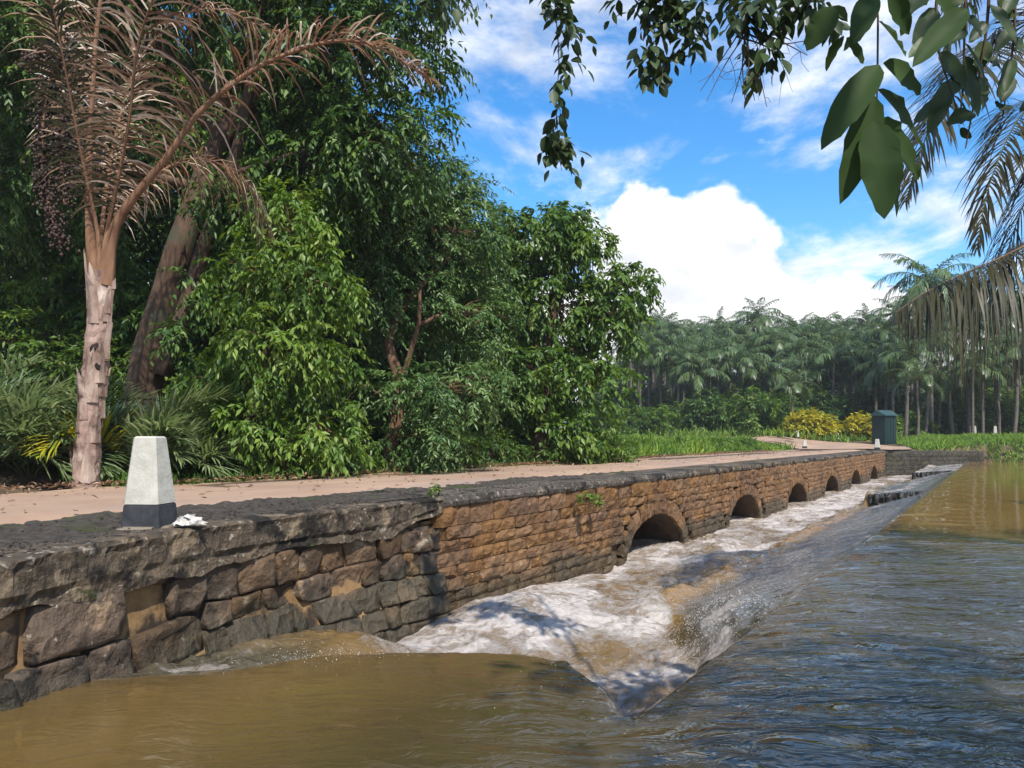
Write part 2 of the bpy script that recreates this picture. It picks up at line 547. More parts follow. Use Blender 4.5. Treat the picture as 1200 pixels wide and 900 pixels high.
def water_material():
    m, g, out = new_mat('river_water')
    geo = g.n('ShaderNodeNewGeometry')
    pos = geo.outputs['Position']
    foam_a = g.n('ShaderNodeAttribute', attribute_name='foam').outputs['Fac']
    sheet = g.n('ShaderNodeAttribute', attribute_name='sheet').outputs['Fac']
    ochre = g.n('ShaderNodeAttribute', attribute_name='ochre').outputs['Fac']
    calm = g.n('ShaderNodeAttribute', attribute_name='calm').outputs['Fac']
    # foam texture: torn, swirling, drawn out along the flow
    warp = g.n('ShaderNodeTexNoise')
    warp.inputs['Scale'].default_value = 1.7
    warp.inputs['Detail'].default_value = 3
    g.l(pos, warp.inputs['Vector'])
    vm = g.n('ShaderNodeVectorMath', operation='MULTIPLY_ADD')
    g.l(warp.outputs['Color'], vm.inputs[0])
    vm.inputs[1].default_value = (0.40, 0.40, 0)
    g.l(pos, vm.inputs[2])
    fv = g.mapping(vm.outputs[0], scale=(1.25, 0.8, 1))
    f1 = g.noise(fv, 1.9, 9, 0.70)
    f2 = g.noise(fv, 11.0, 8, 0.74, 0.15)
    ft = g.math('ADD', g.math('MULTIPLY', f1, 0.62), g.math('MULTIPLY', f2, 0.38))
    thr = g.math('SUBTRACT', 1.02, g.math('MULTIPLY', foam_a, 0.66))
    foam = g.smooth(g.math('SUBTRACT', ft, thr), -0.10, 0.16)
    n1 = g.noise(pos, 0.7, 5, 0.55)
    brown = g.ramp(n1, [(0.3, (0.046, 0.036, 0.015)), (0.7, (0.074, 0.056, 0.022))])
    base = g.mix(ochre, brown, (0.235, 0.135, 0.036))
    base = g.mix(sheet, base, (0.105, 0.100, 0.088))
    fcol = g.mix(g.smooth(g.math('ADD', g.math('MULTIPLY', f1, 0.55), g.math('MULTIPLY', f2, 0.45)), 0.36, 0.58), (0.36, 0.25, 0.155), (0.60, 0.545, 0.495))
    spk = g.math('MULTIPLY', g.math('MULTIPLY', g.smooth(g.noise(g.mapping(pos, scale=(0.6, 1.2, 1)), 24, 4, 0.7, 0.4), 0.53, 0.66), sheet), 0.75)
    base = g.mix(spk, base, (0.42, 0.405, 0.38))
    col = g.mix(foam, base, fcol)
    rough = g.math('ADD', 0.045, g.math('MULTIPLY', foam, 0.55))
    # ripples: wind and current, fading on the calm far pool
    rv = g.mapping(vm.outputs[0], scale=(1.0, 1.0, 1), rot=(0, 0, -PSI))
    rv2 = g.mapping(rv, scale=(0.55, 1.7, 1))
    r1 = g.noise(rv2, 1.35, 2, 0.5, 0.8)
    r2 = g.noise(rv2, 5.5, 3, 0.55, 0.9)
    r3 = g.noise(pos, 32, 3, 0.6)
    live = g.math('SUBTRACT', 1.0, calm)
    hgt = g.math('ADD', g.math('MULTIPLY', r1, 1.45), g.math('ADD', g.math('MULTIPLY', r2, 0.62), g.math('MULTIPLY', r3, g.math('ADD', 0.02, g.math('MULTIPLY', sheet, 0.16)))))
    hgt = g.math('MULTIPLY', hgt, g.math('ADD', 0.05, g.math('MULTIPLY', live, 0.95)))
    hgt = g.math('ADD', hgt, g.math('MULTIPLY', g.math('ADD', g.math('MULTIPLY', f2, 1.2), f1), g.math('MULTIPLY', foam, 0.75)))
    p = principled(g, col, rough, 0.5, hgt, g.math('ADD', 0.60, g.math('MULTIPLY', foam, 0.30)), 0.085)
    p.inputs['IOR'].default_value = 1.48
    g.l(p.outputs[0], out.inputs['Surface'])
    return m


M['water'] = water_material()

# ------------------------------------------------------------------ levels and lines of the place
POOL, CHAN = -0.79, -1.38
FACE_X = -5.24          # bridge face
CREST_X = -1.61         # weir crest
DECK_L = -9.85          # far side of the deck
ROAD_R = -6.25          # edge between dirt road and dark gravel verge
BR_Y0, BR_Y1 = 6.75, 46.4
ARCH_Y = [13.2 + 5.8 * i for i in range(6)]
ARCH_A, ARCH_Z0, ARCH_RISE = 1.40, -1.52, 0.80
# plan of the near abutment wall: from the bridge face it swings in towards the bank
WALL_PLAN = np.array([(-3.2, -2.6), (-3.9, -0.2), (-4.56, 2.03), (-4.86, 2.85), (-5.10, 3.75), (-5.22, 5.0), (-5.24, 6.75)])


def wall_at(s):
    seg = np.linalg.norm(np.diff(WALL_PLAN, axis=0), axis=1)
    cs = np.r_[0, np.cumsum(seg)]
    return np.array([np.interp(s, cs, WALL_PLAN[:, 0]), np.interp(s, cs, WALL_PLAN[:, 1])])


WALL_LEN = np.linalg.norm(np.diff(WALL_PLAN, axis=0), axis=1).sum()


def wall_x(y):
    return np.interp(y, np.r_[WALL_PLAN[:, 1], 60], np.r_[WALL_PLAN[:, 0], FACE_X])


# ------------------------------------------------------------------ ground, road, water
def axis_pts(parts):
    out = []
    for a, b, n in parts:
        out.append(np.linspace(a, b, n, endpoint=False))
    out.append([parts[-1][1]])
    return np.concatenate(out)


def grid_mesh(xs, ys, zf, name, smooth=True, attrs=None):
    X, Y = np.meshgrid(xs, ys, indexing='ij')
    Z = zf(X, Y)
    nx, ny = len(xs), len(ys)
    idx = np.arange(nx * ny).reshape(nx, ny)
    f = np.stack([idx[:-1, :-1], idx[1:, :-1], idx[1:, 1:], idx[:-1, 1:]], -1).reshape(-1, 4)
    at = {k: v(X, Y, Z).ravel() for k, v in (attrs or {}).items()}
    return mesh_np(name, np.stack([X, Y, Z], -1).reshape(-1, 3), f, smooth, at)


def bank_right(y):
    return 3.6 + 0.5 * np.sin(np.asarray(y) * 0.21 + 1.0) + 0.3 * np.sin(np.asarray(y) * 0.63) - 1.2 * sstep(40, 56, y)


def ground_z(X, Y):
    land = 0.02 + 0.5 * (fbm(X * 0.09, Y * 0.09, 3, 3) - 0.5)
    land_l = np.where(X < DECK_L - 0.2, -0.06 + 0.35 * sstep(-10.6, -13.5, X) + 0.35 * (fbm(X * 0.35, Y * 0.35, 5, 3) - 0.5) * sstep(-10.3, -12, X), -0.06)
    bed = -2.7
    # river corridor: from the deck's far side to the right bank, ending at the far wing wall
    wd_ = (X + 5.24) * -0.8839 + (Y - 46.42) * 0.4677          # behind the far wing wall
    far = np.where(X < -0.55, sstep(0.25, 0.75, wd_), sstep(54.6, 57.2, Y))
    rb = bank_right(Y)
    right = sstep(rb - 0.8, rb + 1.6, X)
    near = sstep(-4.5, -8.0, Y)
    rise = np.maximum(np.maximum(right, far), near)
    river = bed + (land - 0.05 - bed) * rise
    infar = Y > 47.0
    z = np.where(X < DECK_L, land_l, np.where(infar & (X < FACE_X + 0.0), -0.06, river))
    # the road's approach on the near side
    z = np.where((X < wall_x(Y) - 0.3) & (Y < 7.0), np.minimum(-0.30, 0) * (X > -9.8) + land_l * (X <= -9.8), z)
    # beyond the crossing the ground climbs a little towards the grove
    z = z + 0.55 * sstep(50, 62, Y) * (X > -60)
    return z


gx = axis_pts([(-600, -120, 12), (-120, -40, 30), (-40, -14, 52), (-14, -9.9, 22), (-9.9, -9.84, 2), (-9.84, -5.0, 12), (-5.0, 8, 52), (8, 40, 34), (40, 600, 20)])
gy = axis_pts([(-500, -60, 12), (-60, -10, 25), (-10, 10, 50), (10, 45, 70), (45, 64, 76), (64, 140, 60), (140, 800, 22)])
g_ob = add('ground', grid_mesh(gx, gy, ground_z, 'ground'), M['soil'])
tag(g_ob, 'brown soil ground under the trees and along the banks', 'ground', kind='structure')


def road_mesh():
    ys = axis_pts([(-30, 0, 20), (0, 46, 120), (46, 50, 10)])
    xs = np.linspace(DECK_L + 0.02, ROAD_R, 14)
    X, Y = np.meshgrid(xs, ys, indexing='ij')
    # ragged edges where the dirt thins out
    e = (fbm(Y * 0.8, Y * 0 + 3, 8, 4) - 0.5)
    X[-1] += 0.38 * e[-1] + 0.18 * (fbm(Y[-1] * 4, Y[-1] * 0, 14, 3) - 0.5)
    X[0] += 0.5 * (fbm(Y[0] * 0.7, Y[0] * 0 + 9, 18, 4) - 0.6) - 0.1
    Z = 0.012 + 0.03 * (fbm(X * 1.1, Y * 0.5, 6, 4) - 0.5) + 0.028 * np.sin((X + 8.0) * 1.4)
    Z[-1] -= 0.07
    Z[-2] -= 0.015
    n1, n2 = X.shape
    idx = np.arange(n1 * n2).reshape(n1, n2)
    f = np.stack([idx[:-1, :-1], idx[1:, :-1], idx[1:, 1:], idx[:-1, 1:]], -1).reshape(-1, 4)
    return mesh_np('road', np.stack([X, Y, Z], -1).reshape(-1, 3), f, True)


road = add('road', road_mesh(), M['road'])
tag(road, 'pale pinkish dirt road crossing the low bridge', 'road', kind='structure')
# where the road leaves the bridge it widens and bends away to the left
mb = MB()
outer = spline([(-4.9, 46.6, 0), (-4.2, 50, 0), (-5.5, 54.5, 0), (-11, 59, 0), (-22, 62, 0), (-40, 63, 0)], 40)
inner = spline([(-9.83, 46.6, 0), (-10.4, 49.5, 0), (-12, 52.4, 0), (-16, 54.5, 0), (-25, 56, 0), (-40, 57, 0)], 40)
vv, ff = [], []
for i in range(40):
    for k in range(5):
        p = outer[i] * (1 - k / 4) + inner[i] * k / 4
        vv.append((p[0], p[1], 0.03 + max(0.0, float(ground_z(np.array([p[0]]), np.array([p[1]]))[0])) + 0.01))
for i in range(39):
    for k in range(4):
        ff.append((i * 5 + k, (i + 1) * 5 + k, (i + 1) * 5 + k + 1, i * 5 + k + 1))
mb.add(vv, ff)
rb_ = mb.build('road_bend', M['road'], smooth=True)
tag(rb_, 'reddish dirt road bending away past the green hut', 'road', kind='structure')

LIP_X = np.array([-5.4, -5.0, -4.7, -4.3, -3.85, -3.2, -2.45, -2.05, -1.85, -1.7, -1.5])
LIP_Y = np.array([2.1, 2.3, 2.6, 3.0, 3.8, 4.35, 4.55, 4.2, 3.88, 3.76, 3.78])


def water_fields(X, Y):
    a = CREST_X - X + 0.03 * (fbm(Y * 0.9, Y * 0, 31, 3) - 0.5)
    ylip = np.interp(X, LIP_X, LIP_Y) + 0.22 * (fbm(X * 2.2, X * 0 + 4, 32, 5, 0.6) - 0.5)
    b = Y - ylip
    apw = 0.5 + 1.25 * sstep(6.0, 9.0, Y) + 0.45 * (fbm(Y * 0.7, X * 0.3, 33, 4) - 0.5)
    lipw = 0.62 + 0.9 * sstep(-3.9, -4.7, X)
    tA = a / apw
    tB = b / lipw
    inside = (a > 0) & (b > 0)
    t = np.where(inside, np.minimum(tA, tB), np.minimum(np.maximum(tA, -3), 0))
    return a, b, tA, tB, t, inside, apw


STEP_Y = (24.2, 40.6)


def water_z(X, Y):
    a, b, tA, tB, t, inside, apw = water_fields(X, Y)
    tc_ = np.clip(t, 0, 1.15)
    drop = np.where(tc_ < 1, tc_ ** 1.2, 1)
    # raised ledges of broken masonry on the far apron hold the sheet up
    led = sstep(STEP_Y[0] - 0.10, STEP_Y[0] + 0.05, Y) * (1 - 0.7 * sstep(30.5, 35, Y)) * sstep(1.75, 1.55, a)
    led = np.maximum(led, sstep(STEP_Y[1] - 0.15, STEP_Y[1] + 0.05, Y) * sstep(1.9, 1.6, a))
    drop = drop * (1 - 0.80 * led)
    drop = drop * (1 - 0.72 * sstep(-3.7, -4.4, X) * sstep(5.9, 4.6, Y))
    z = POOL - (POOL - CHAN) * drop
    foam_zone = np.where(inside, sstep(0.75, 1.15, t), 0)
    turb = fbm(X * 1.5, Y * 1.1, 41, 5, 0.55) - 0.5
    turb2 = np.abs(fbm(X * 3.2, Y * 2.4, 44, 4, 0.6) - 0.5)
    z = z + foam_zone * (0.20 * turb + 0.10 * turb2) * (1 - 0.35 * sstep(14, 30, Y))
    # the hydraulic jump heaps up below the lip, against the abutment
    z = z + foam_zone * 0.27 * np.exp(-((X + 4.45) / 0.9) ** 2 - ((Y - 7.3) / 1.9) ** 2)
    z = z - foam_zone * 0.10 * np.exp(-((Y - 5.2) / 0.7) ** 2)
    # splash where the apron's rolling edge meets the heap
    z = z + 0.11 * np.exp(-((X + 2.35) / 0.42) ** 2 - ((Y - 7.4) / 0.75) ** 2) * sstep(0.1, 0.5, t) * (0.6 + 0.8 * fbm(X * 5, Y * 5, 46, 3))
    # rolled edge at the toe of the apron
    z = z + 0.11 * np.exp(-((tA - 1.02) / 0.16) ** 2) * np.where(inside & (Y > 8), 1, 0) * (0.5 + fbm(X * 4, Y * 4, 47, 3))
    # sheet texture and the pool's own swell
    edge_ = np.where(inside, sstep(0.0, 0.3, t) * sstep(1.2, 0.7, t), 0) * sstep(8.5, 7.0, Y)
    z = z + edge_ * 0.14 * (fbm(X * 6.5, Y * 6.5, 49, 4, 0.6) - 0.5)
    sheet = np.where(inside, 1 - foam_zone, 0) * sstep(0.0, 0.2, np.abs(t))
    z = z + sheet * 0.03 * (fbm(X * 5, Y * 4, 48, 4) - 0.5)
    pool = np.where(inside, 0.0, 1.0)
    calm = sstep(9, 15, Y) * sstep(-1.3, 0.2, X)
    sw = (fbm(X * 1.1 + Y * 0.4, Y * 2.1 - X * 0.5, 51, 4) - 0.5) * 0.045
    left = sstep(-1.2, -2.6, X)
    z = z + pool * sw * (1 - 0.9 * calm) * (1 - 0.55 * left)
    # draw-down just before the crest
    d_c = np.exp(-np.clip(X - CREST_X, 0, 9) / 0.28) * sstep(-0.5, 0.2, b)
    d_l = np.exp(-np.clip(-b, 0, 9) / 0.40) * sstep(-0.3, 0.2, a)
    z = z - 0.045 * np.where(inside, 1.0, np.maximum(d_c, d_l))
    return z


def f_foam(X, Y, Z):
    a, b, tA, tB, t, inside, apw = water_fields(X, Y)
    t_ = np.where(Y > 8.5, t - 0.22 * sstep(8.5, 9.5, Y), t)
    f = np.where(inside, sstep(0.76, 1.06, t_ + 0.30 * (fbm(X * 2.2, Y * 2.2, 61, 3) - 0.5)), 0)
    q = Y + (X + 5.24) * 0.9
    f = np.maximum(f, np.where(inside, 0.9 * sstep(0.25, 0.6, t) * sstep(8.2, 6.6, Y), 0))
    f = f * sstep(4.4, 5.7, q)
    patch = fbm(X * 0.95, Y * 0.6, 62, 3)
    f = f * (0.78 + 0.22 * sstep(0.35, 0.6, patch))
    f = f + 0.06 * f * sstep(9, 13, Y)
    # the breaking seam along the left of the lip
    f = np.maximum(f, 0.92 * np.exp(-((b - 0.28 - 0.25 * (fbm(X * 3, Y * 3, 66, 3) - 0.5)) / 0.20) ** 2) * sstep(-4.95, -4.5, X) * sstep(-3.1, -3.6, X) * np.where(inside, 1, 0))
    # the splash
    f = np.maximum(f, 0.86 * np.exp(-((X + 2.3) / 0.5) ** 2 - ((Y - 7.5) / 0.8) ** 2))
    # broken water over the far ledges and down the far apron
    f = np.maximum(f, np.where(inside & (a < 1.9), 0.80 * sstep(16, 23, Y) * sstep(0.12, 0.7, a) * (0.72 + 0.5 * fbm(X * 2.5, Y * 0.8, 64, 3) - 0.1), 0))
    f = np.maximum(f, np.where(inside & (a < 1.9) & (Y > STEP_Y[1] - 1), 0.80, 0))
    f = np.maximum(f, np.where(inside, 0.50 * sstep(0.15, 0.4, tA) * sstep(8, 10, Y), 0))
    # thin flecks drifting on the near pool
    f = np.maximum(f, 0.30 * sstep(0.60, 0.72, fbm(X * 1.4 + Y, Y * 1.4 - X, 65, 4)) * np.where(inside, 0, 1) * sstep(-2.2, -3.4, X) * sstep(6, 4, Y))
    return np.clip(f, 0, 1)


def f_sheet(X, Y, Z):
    a, b, tA, tB, t, inside, apw = water_fields(X, Y)
    s = np.where(inside, sstep(0.02, 0.16, tA) * (1 - sstep(0.70, 0.92, tA)), 0) * sstep(6.2, 7.6, Y)
    lip = np.where(inside & (Y < 6.5), sstep(0.0, 0.25, tA) * (1 - sstep(0.6, 1.0, t)) * sstep(-2.6, -1.9, X), 0) * 0.6
    dark = np.where(inside, 1, 0) * (1 - sstep(4.2, 5.6, Y + (X + 5.24) * 0.9)) * 0.30
    crestline = 0.45 * np.exp(-((X - CREST_X) / 0.07) ** 2) * sstep(5.5, 8, Y)
    return np.clip(np.maximum(np.maximum(s, lip), np.maximum(dark, crestline)), 0, 1)


def f_ochre(X, Y, Z):
    a, b, tA, tB, t, inside, apw = water_fields(X, Y)
    o = np.where(inside, np.exp(-((tA - 1.0) / 0.2) ** 2), 0) * sstep(7.0, 8.4, Y)
    o = np.maximum(o, np.where(inside, sstep(0.8, 1.2, t), 0) * 0.55)
    far = 1.0 * sstep(10, 17, Y) * np.where(inside, 0, 1)
    near = 0.33 * sstep(-2.0, -3.6, X) * np.where(inside, 0, 1)
    return np.clip(np.maximum(np.maximum(o, far), near), 0, 1)


def f_calm(X, Y, Z):
    c = sstep(9, 14.5, Y + 1.0 * (fbm(X * 0.6, Y * 0.3, 71, 3) - 0.5)) * np.where(X > CREST_X, 1, 0)
    l = 0.80 * sstep(-1.7, -3.3, X) * np.where(Y < np.interp(X, LIP_X, LIP_Y), 1, 0)
    return np.maximum(c, l)


wx = axis_pts([(-9.9, -5.5, 14), (-5.5, -1.0, 190), (-1.0, 1.5, 60), (1.5, 7.5, 40)])
wy = axis_pts([(-9, 1.2, 40), (1.2, 9.5, 260), (9.5, 20, 170), (20, 34, 120), (34, 47, 80), (47, 60, 40)])
river = add('river', grid_mesh(wx, wy, water_z, 'river', True, {'foam': f_foam, 'sheet': f_sheet, 'ochre': f_ochre, 'calm': f_calm}), M['water'])
tag(river, 'muddy brown river foaming over the weir towards the arches', 'water', kind='structure')

# flung drops over the splash, the seam below the lip and the toe of the apron
M['drops'] = flat_mat('drops', (0.62, 0.56, 0.48), (0.75, 0.70, 0.64), scale=9, rough=0.25, bump_s=0.0)
rng = np.random.default_rng(12)
C_ = []
for (n, xm, xs, ym, ysd, zs) in ((1500, -2.45, 0.26, 7.35, 0.5, 0.06), (500, -4.0, 0.25, 3.95, 0.25, 0.04), (900, -2.1, 0.18, 5.8, 0.8, 0.05), (900, -3.3, 0.4, 9.5, 1.4, 0.04)):
    x = rng.normal(xm, xs, n); y = rng.normal(ym, ysd, n)
    C_.append(np.stack([x, y, water_z(x, y) + np.abs(rng.normal(0, zs, n))], 1))
C_ = np.vstack(C_)
r_ = np.abs(rng.normal(0.0, 0.0018, len(C_))) + 0.0012
dv = np.array([(1, 0, 0), (-1, 0, 0), (0, 1, 0), (0, -1, 0), (0, 0, 1), (0, 0, -1)], float)
tri = np.array([(0, 2, 4), (2, 1, 4), (1, 3, 4), (3, 0, 4), (2, 0, 5), (1, 2, 5), (3, 1, 5), (0, 3, 5)])
spray = add('water_spray', mesh_np('water_spray', (C_[:, None, :] + dv[None] * r_[:, None, None]).reshape(-1, 3), (np.arange(len(C_))[:, None, None] * 6 + tri[None]).reshape(-1, 3), True), M['drops'])
tag(spray, 'fine drops of spray thrown up where the weir water breaks', 'spray', kind='stuff')

# ------------------------------------------------------------------ stone pieces
RNG = np.random.default_rng(11)


def unit_stone(seed, n=4, rough=0.10):
    """a rough-dressed block, 1 x 1 front in y,z, bulging towards +x"""
    rg = np.random.default_rng(seed)
    u = np.linspace(-0.5, 0.5, n)
    vs_, fs = [], []
    for i in range(n):
        for j in range(n):
            edge = i in (0, n - 1) or j in (0, n - 1)
            corner = i in (0, n - 1) and j in (0, n - 1)
            y, z = u[i], u[j]
            if corner:
                y *= 0.93 + 0.05 * rg.random(); z *= 0.92 + 0.06 * rg.random()
            elif edge:
                y += 0.035 * (rg.random() - 0.5); z += 0.035 * (rg.random() - 0.5)
            else:
                y += 0.10 * (rg.random() - 0.5); z += 0.10 * (rg.random() - 0.5)
            x = (0.30 + 0.35 * rg.random()) if edge else (0.75 + 0.6 * (rg.random() - 0.4))
            vs_.append((x, y, z))
    for i in range(n - 1):
        for j in range(n - 1):
            a = i * n + j
            fs.append((a, a + n, a + n + 1, a + 1))
    rim = [(0, j) for j in range(n)] + [(i, n - 1) for i in range(1, n)] + [(n - 1, j) for j in range(n - 2, -1, -1)] + [(i, 0) for i in range(n - 2, 0, -1)]
    base = len(vs_)
    for (i, j) in rim:
        v = vs_[i * n + j]
        vs_.append((-1.0, v[1], v[2]))
    k = len(rim)
    for q in range(k):
        a = rim[q][0] * n + rim[q][1]
        b2 = rim[(q + 1) % k][0] * n + rim[(q + 1) % k][1]
        fs.append((a, b2, base + (q + 1) % k, base + q))
    me = bpy.data.meshes.new('stone')
    me.from_pydata(vs_, [], fs)
    me.update()
    return me


STONES = [unit_stone(100 + i) for i in range(14)]
for s_ in STONES:
    s_.materials.append(M['stone'])


def arch_top(y):
    """height of the opening at y, or None"""
    for yc in ARCH_Y:
        d = (y - yc) / ARCH_A
        if abs(d) < 1:
            return ARCH_Z0 + ARCH_RISE * math.sqrt(1 - d * d)
    return None


def arch_outer(y, ring=0.29):
    for yc in ARCH_Y:
        d = (y - yc) / (ARCH_A + ring)
        if abs(d) < 1:
            return ARCH_Z0 + (ARCH_RISE + ring) * math.sqrt(1 - d * d)
    return -9


bridge = empty('stone_bridge', (FACE_X, 26.0, -1.3))
tag(bridge, 'low brown stone bridge with six round arches over foaming water', 'bridge')
B0 = Vector((FACE_X, 26.0, -1.3))

# backing wall with the openings, and the barrel of each arch
mb = MB()
ys = [BR_Y0]
for yc in ARCH_Y:
    ys += list(yc + ARCH_A * np.sin(np.linspace(-math.pi / 2, math.pi / 2, 19)))
ys.append(BR_Y1)
xf = FACE_X - 0.055
for i in range(len(ys) - 1):
    y0, y1 = ys[i], ys[i + 1]
    ym = (y0 + y1) / 2
    t0 = arch_top(y0); t1 = arch_top(y1)
    inn = arch_top(ym) is not None
    b0 = (t0 if t0 is not None else ARCH_Z0) if inn else -2.5
    b1 = (t1 if t1 is not None else ARCH_Z0) if inn else -2.5
    mb.add([(xf, y0, b0), (xf, y1, b1), (xf, y1, -0.03), (xf, y0, -0.03)], [(0, 1, 2, 3)])
mb.v = [tuple(np.array(p) - np.array(B0)) for p in mb.v]
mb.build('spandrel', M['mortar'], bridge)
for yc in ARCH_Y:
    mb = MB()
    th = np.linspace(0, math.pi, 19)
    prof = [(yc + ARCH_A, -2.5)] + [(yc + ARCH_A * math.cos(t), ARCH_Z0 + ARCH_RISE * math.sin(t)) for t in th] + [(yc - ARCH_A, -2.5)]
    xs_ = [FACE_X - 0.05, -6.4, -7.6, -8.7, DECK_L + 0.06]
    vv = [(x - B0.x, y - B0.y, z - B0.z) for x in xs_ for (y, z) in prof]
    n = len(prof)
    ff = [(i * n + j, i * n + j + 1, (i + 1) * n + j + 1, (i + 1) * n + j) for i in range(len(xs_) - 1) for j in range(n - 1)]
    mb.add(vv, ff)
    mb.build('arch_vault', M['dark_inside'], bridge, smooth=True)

# voussoirs round each opening
rg = random.Random(5)
for yc in ARCH_Y:
    nv = 15
    for k in range(nv):
        t = math.pi * (k + 0.5) / nv
        if ARCH_Z0 + ARCH_RISE * math.sin(t) < -1.55:
            continue
        c, s = math.cos(t), math.sin(t)
        rm = 0.14
        py = yc + (ARCH_A + rm) * c
        pz = ARCH_Z0 + (ARCH_RISE + rm) * s
        # tangent of the ellipse
        ang = math.atan2((ARCH_RISE + rm) * c, -(ARCH_A + rm) * s)
        arc = math.pi / nv * math.hypot((ARCH_A + rm) * s, (ARCH_RISE + rm) * c)
        me = STONES[rg.randrange(14)]
        o = add('voussoir', me, None, bridge, loc=(0.0 + rg.uniform(-0.008, 0.012), py - B0.y, pz - B0.z),
                rot=(ang, 0, 0), scale=(0.045, arc * 0.95, 0.285))

# coursed stones
courses = []
z = -0.085
hs_ = [0.255, 0.150, 0.140, 0.155, 0.135, 0.150, 0.140, 0.150, 0.145, 0.15]
stones = []
for ci, h in enumerate(hs_):
    y = BR_Y0 + rg.uniform(-0.2, 0.0)
    while y < BR_Y1:
        wd = rg.uniform(0.24, 0.50) * (1.1 if ci == 0 else 1)
        yc_ = y + wd / 2
        zt, zb = z, z - h
        zc_ = (zt + zb) / 2
        lim = max(arch_outer(yc_), arch_outer(y + 0.06), arch_outer(y + wd - 0.06))
        if zc_ > lim - 0.02:
            # trim against the ring
            zb2 = max(zb, lim - 0.05)
            if zt - zb2 > 0.06:
                stones.append((yc_, (zt + zb2) / 2, wd, zt - zb2))
        y += wd
    z -= h
stones.sort(key=lambda s: s[0])
JN = 0.007
for k, (yc_, zc_, wd, h) in enumerate(stones[:300]):
    add('stone', STONES[rg.randrange(14)], None, bridge,
        loc=(rg.uniform(-0.012, 0.016), yc_ - B0.y, zc_ - B0.z), rot=(rg.uniform(-0.02, 0.02), 0, rg.uniform(-0.02, 0.02)),
        scale=(rg.uniform(0.035, 0.07), wd - JN, h - JN))
vv, ff = [], []
for (yc_, zc_, wd, h) in stones[300:]:
    me = STONES[rg.randrange(14)]
    b = len(vv)
    sx = rg.uniform(0.035, 0.065); ox = rg.uniform(-0.012, 0.016)
    for v in me.vertices:
        vv.append((v.co.x * sx + ox, v.co.y * (wd - JN) + yc_ - B0.y, v.co.z * (h - JN) + zc_ - B0.z))
    for p in me.polygons:
        ff.append(tuple(i + b for i in p.vertices))
me = bpy.data.meshes.new('far_stonework')
me.from_pydata(vv, [], ff)
tag(add('far_stonework', me, M['stone'], bridge), kind='stuff')

# deck edge slab: worn concrete, broken into casts
y = BR_Y0 + 0.02
while y < BR_Y1:
    L = min(rg.uniform(2.2, 3.6), BR_Y1 - y)
    if BR_Y1 - y - L < 0.8: L = BR_Y1 - y
    nn = max(6, int(L / 0.18))
    mb = MB()
    vv = []
    for i in range(nn + 1):
        yy = y + 0.006 + (L - 0.012) * i / nn
        e = 0.05 * (float(fbm(np.array([yy * 2.3]), np.array([1.0]), 81, 4)[0]) - 0.5)
        dz = 0.03 * (float(fbm(np.array([yy * 1.7]), np.array([5.0]), 82, 4)[0]) - 0.5)
        x0, x1 = FACE_X + 0.055 + e, -6.05
        for (xx, zz) in ((x0 - 0.01, -0.105), (x0, -0.06), (x0 - 0.03, 0.0 + dz), (x0 - 0.35, 0.012 + dz * 0.5), (x1, 0.0), (x1, -0.09)):
            vv.append((xx - B0.x, yy - B0.y, zz - B0.z))
    ff = []
    for i in range(nn):
        for k in range(5):
            ff.append((i * 6 + k, (i + 1) * 6 + k, (i + 1) * 6 + k + 1, i * 6 + k + 1))
    ff.append(tuple(range(6))); ff.append(tuple(nn * 6 + k for k in range(5, -1, -1)))
    mb.add(vv, ff)
    mb.build('edge_slab', M['coping'], bridge)
    y += L
# road bed under the dirt, from side to side
mb = MB()
mb.box((-9.84 - B0.x, BR_Y0 - B0.y, -0.55 - B0.z), (-6.0 - B0.x, BR_Y1 - B0.y, -0.012 - B0.z))
mb.build('deck', M['soil'], bridge)

# ------------------------------------------------------------------ near abutment wall of rubble with a heavy coping
abut = empty('abutment_wall', (-5.1, 3.6, -0.9))
tag(abut, 'dark rubble retaining wall with thick concrete coping beside the river', 'wall')
A0 = np.array([-5.1, 3.6, -0.9])
rg = random.Random(21)


def wall_frame(s):
    p = wall_at(s); q = wall_at(min(s + 0.05, WALL_LEN)); q0 = wall_at(max(s - 0.05, 0))
    t = (q - q0) / (np.linalg.norm(q - q0) + 1e-9)
    return p, t, np.array([t[1], -t[0]])       # outward normal to +x side


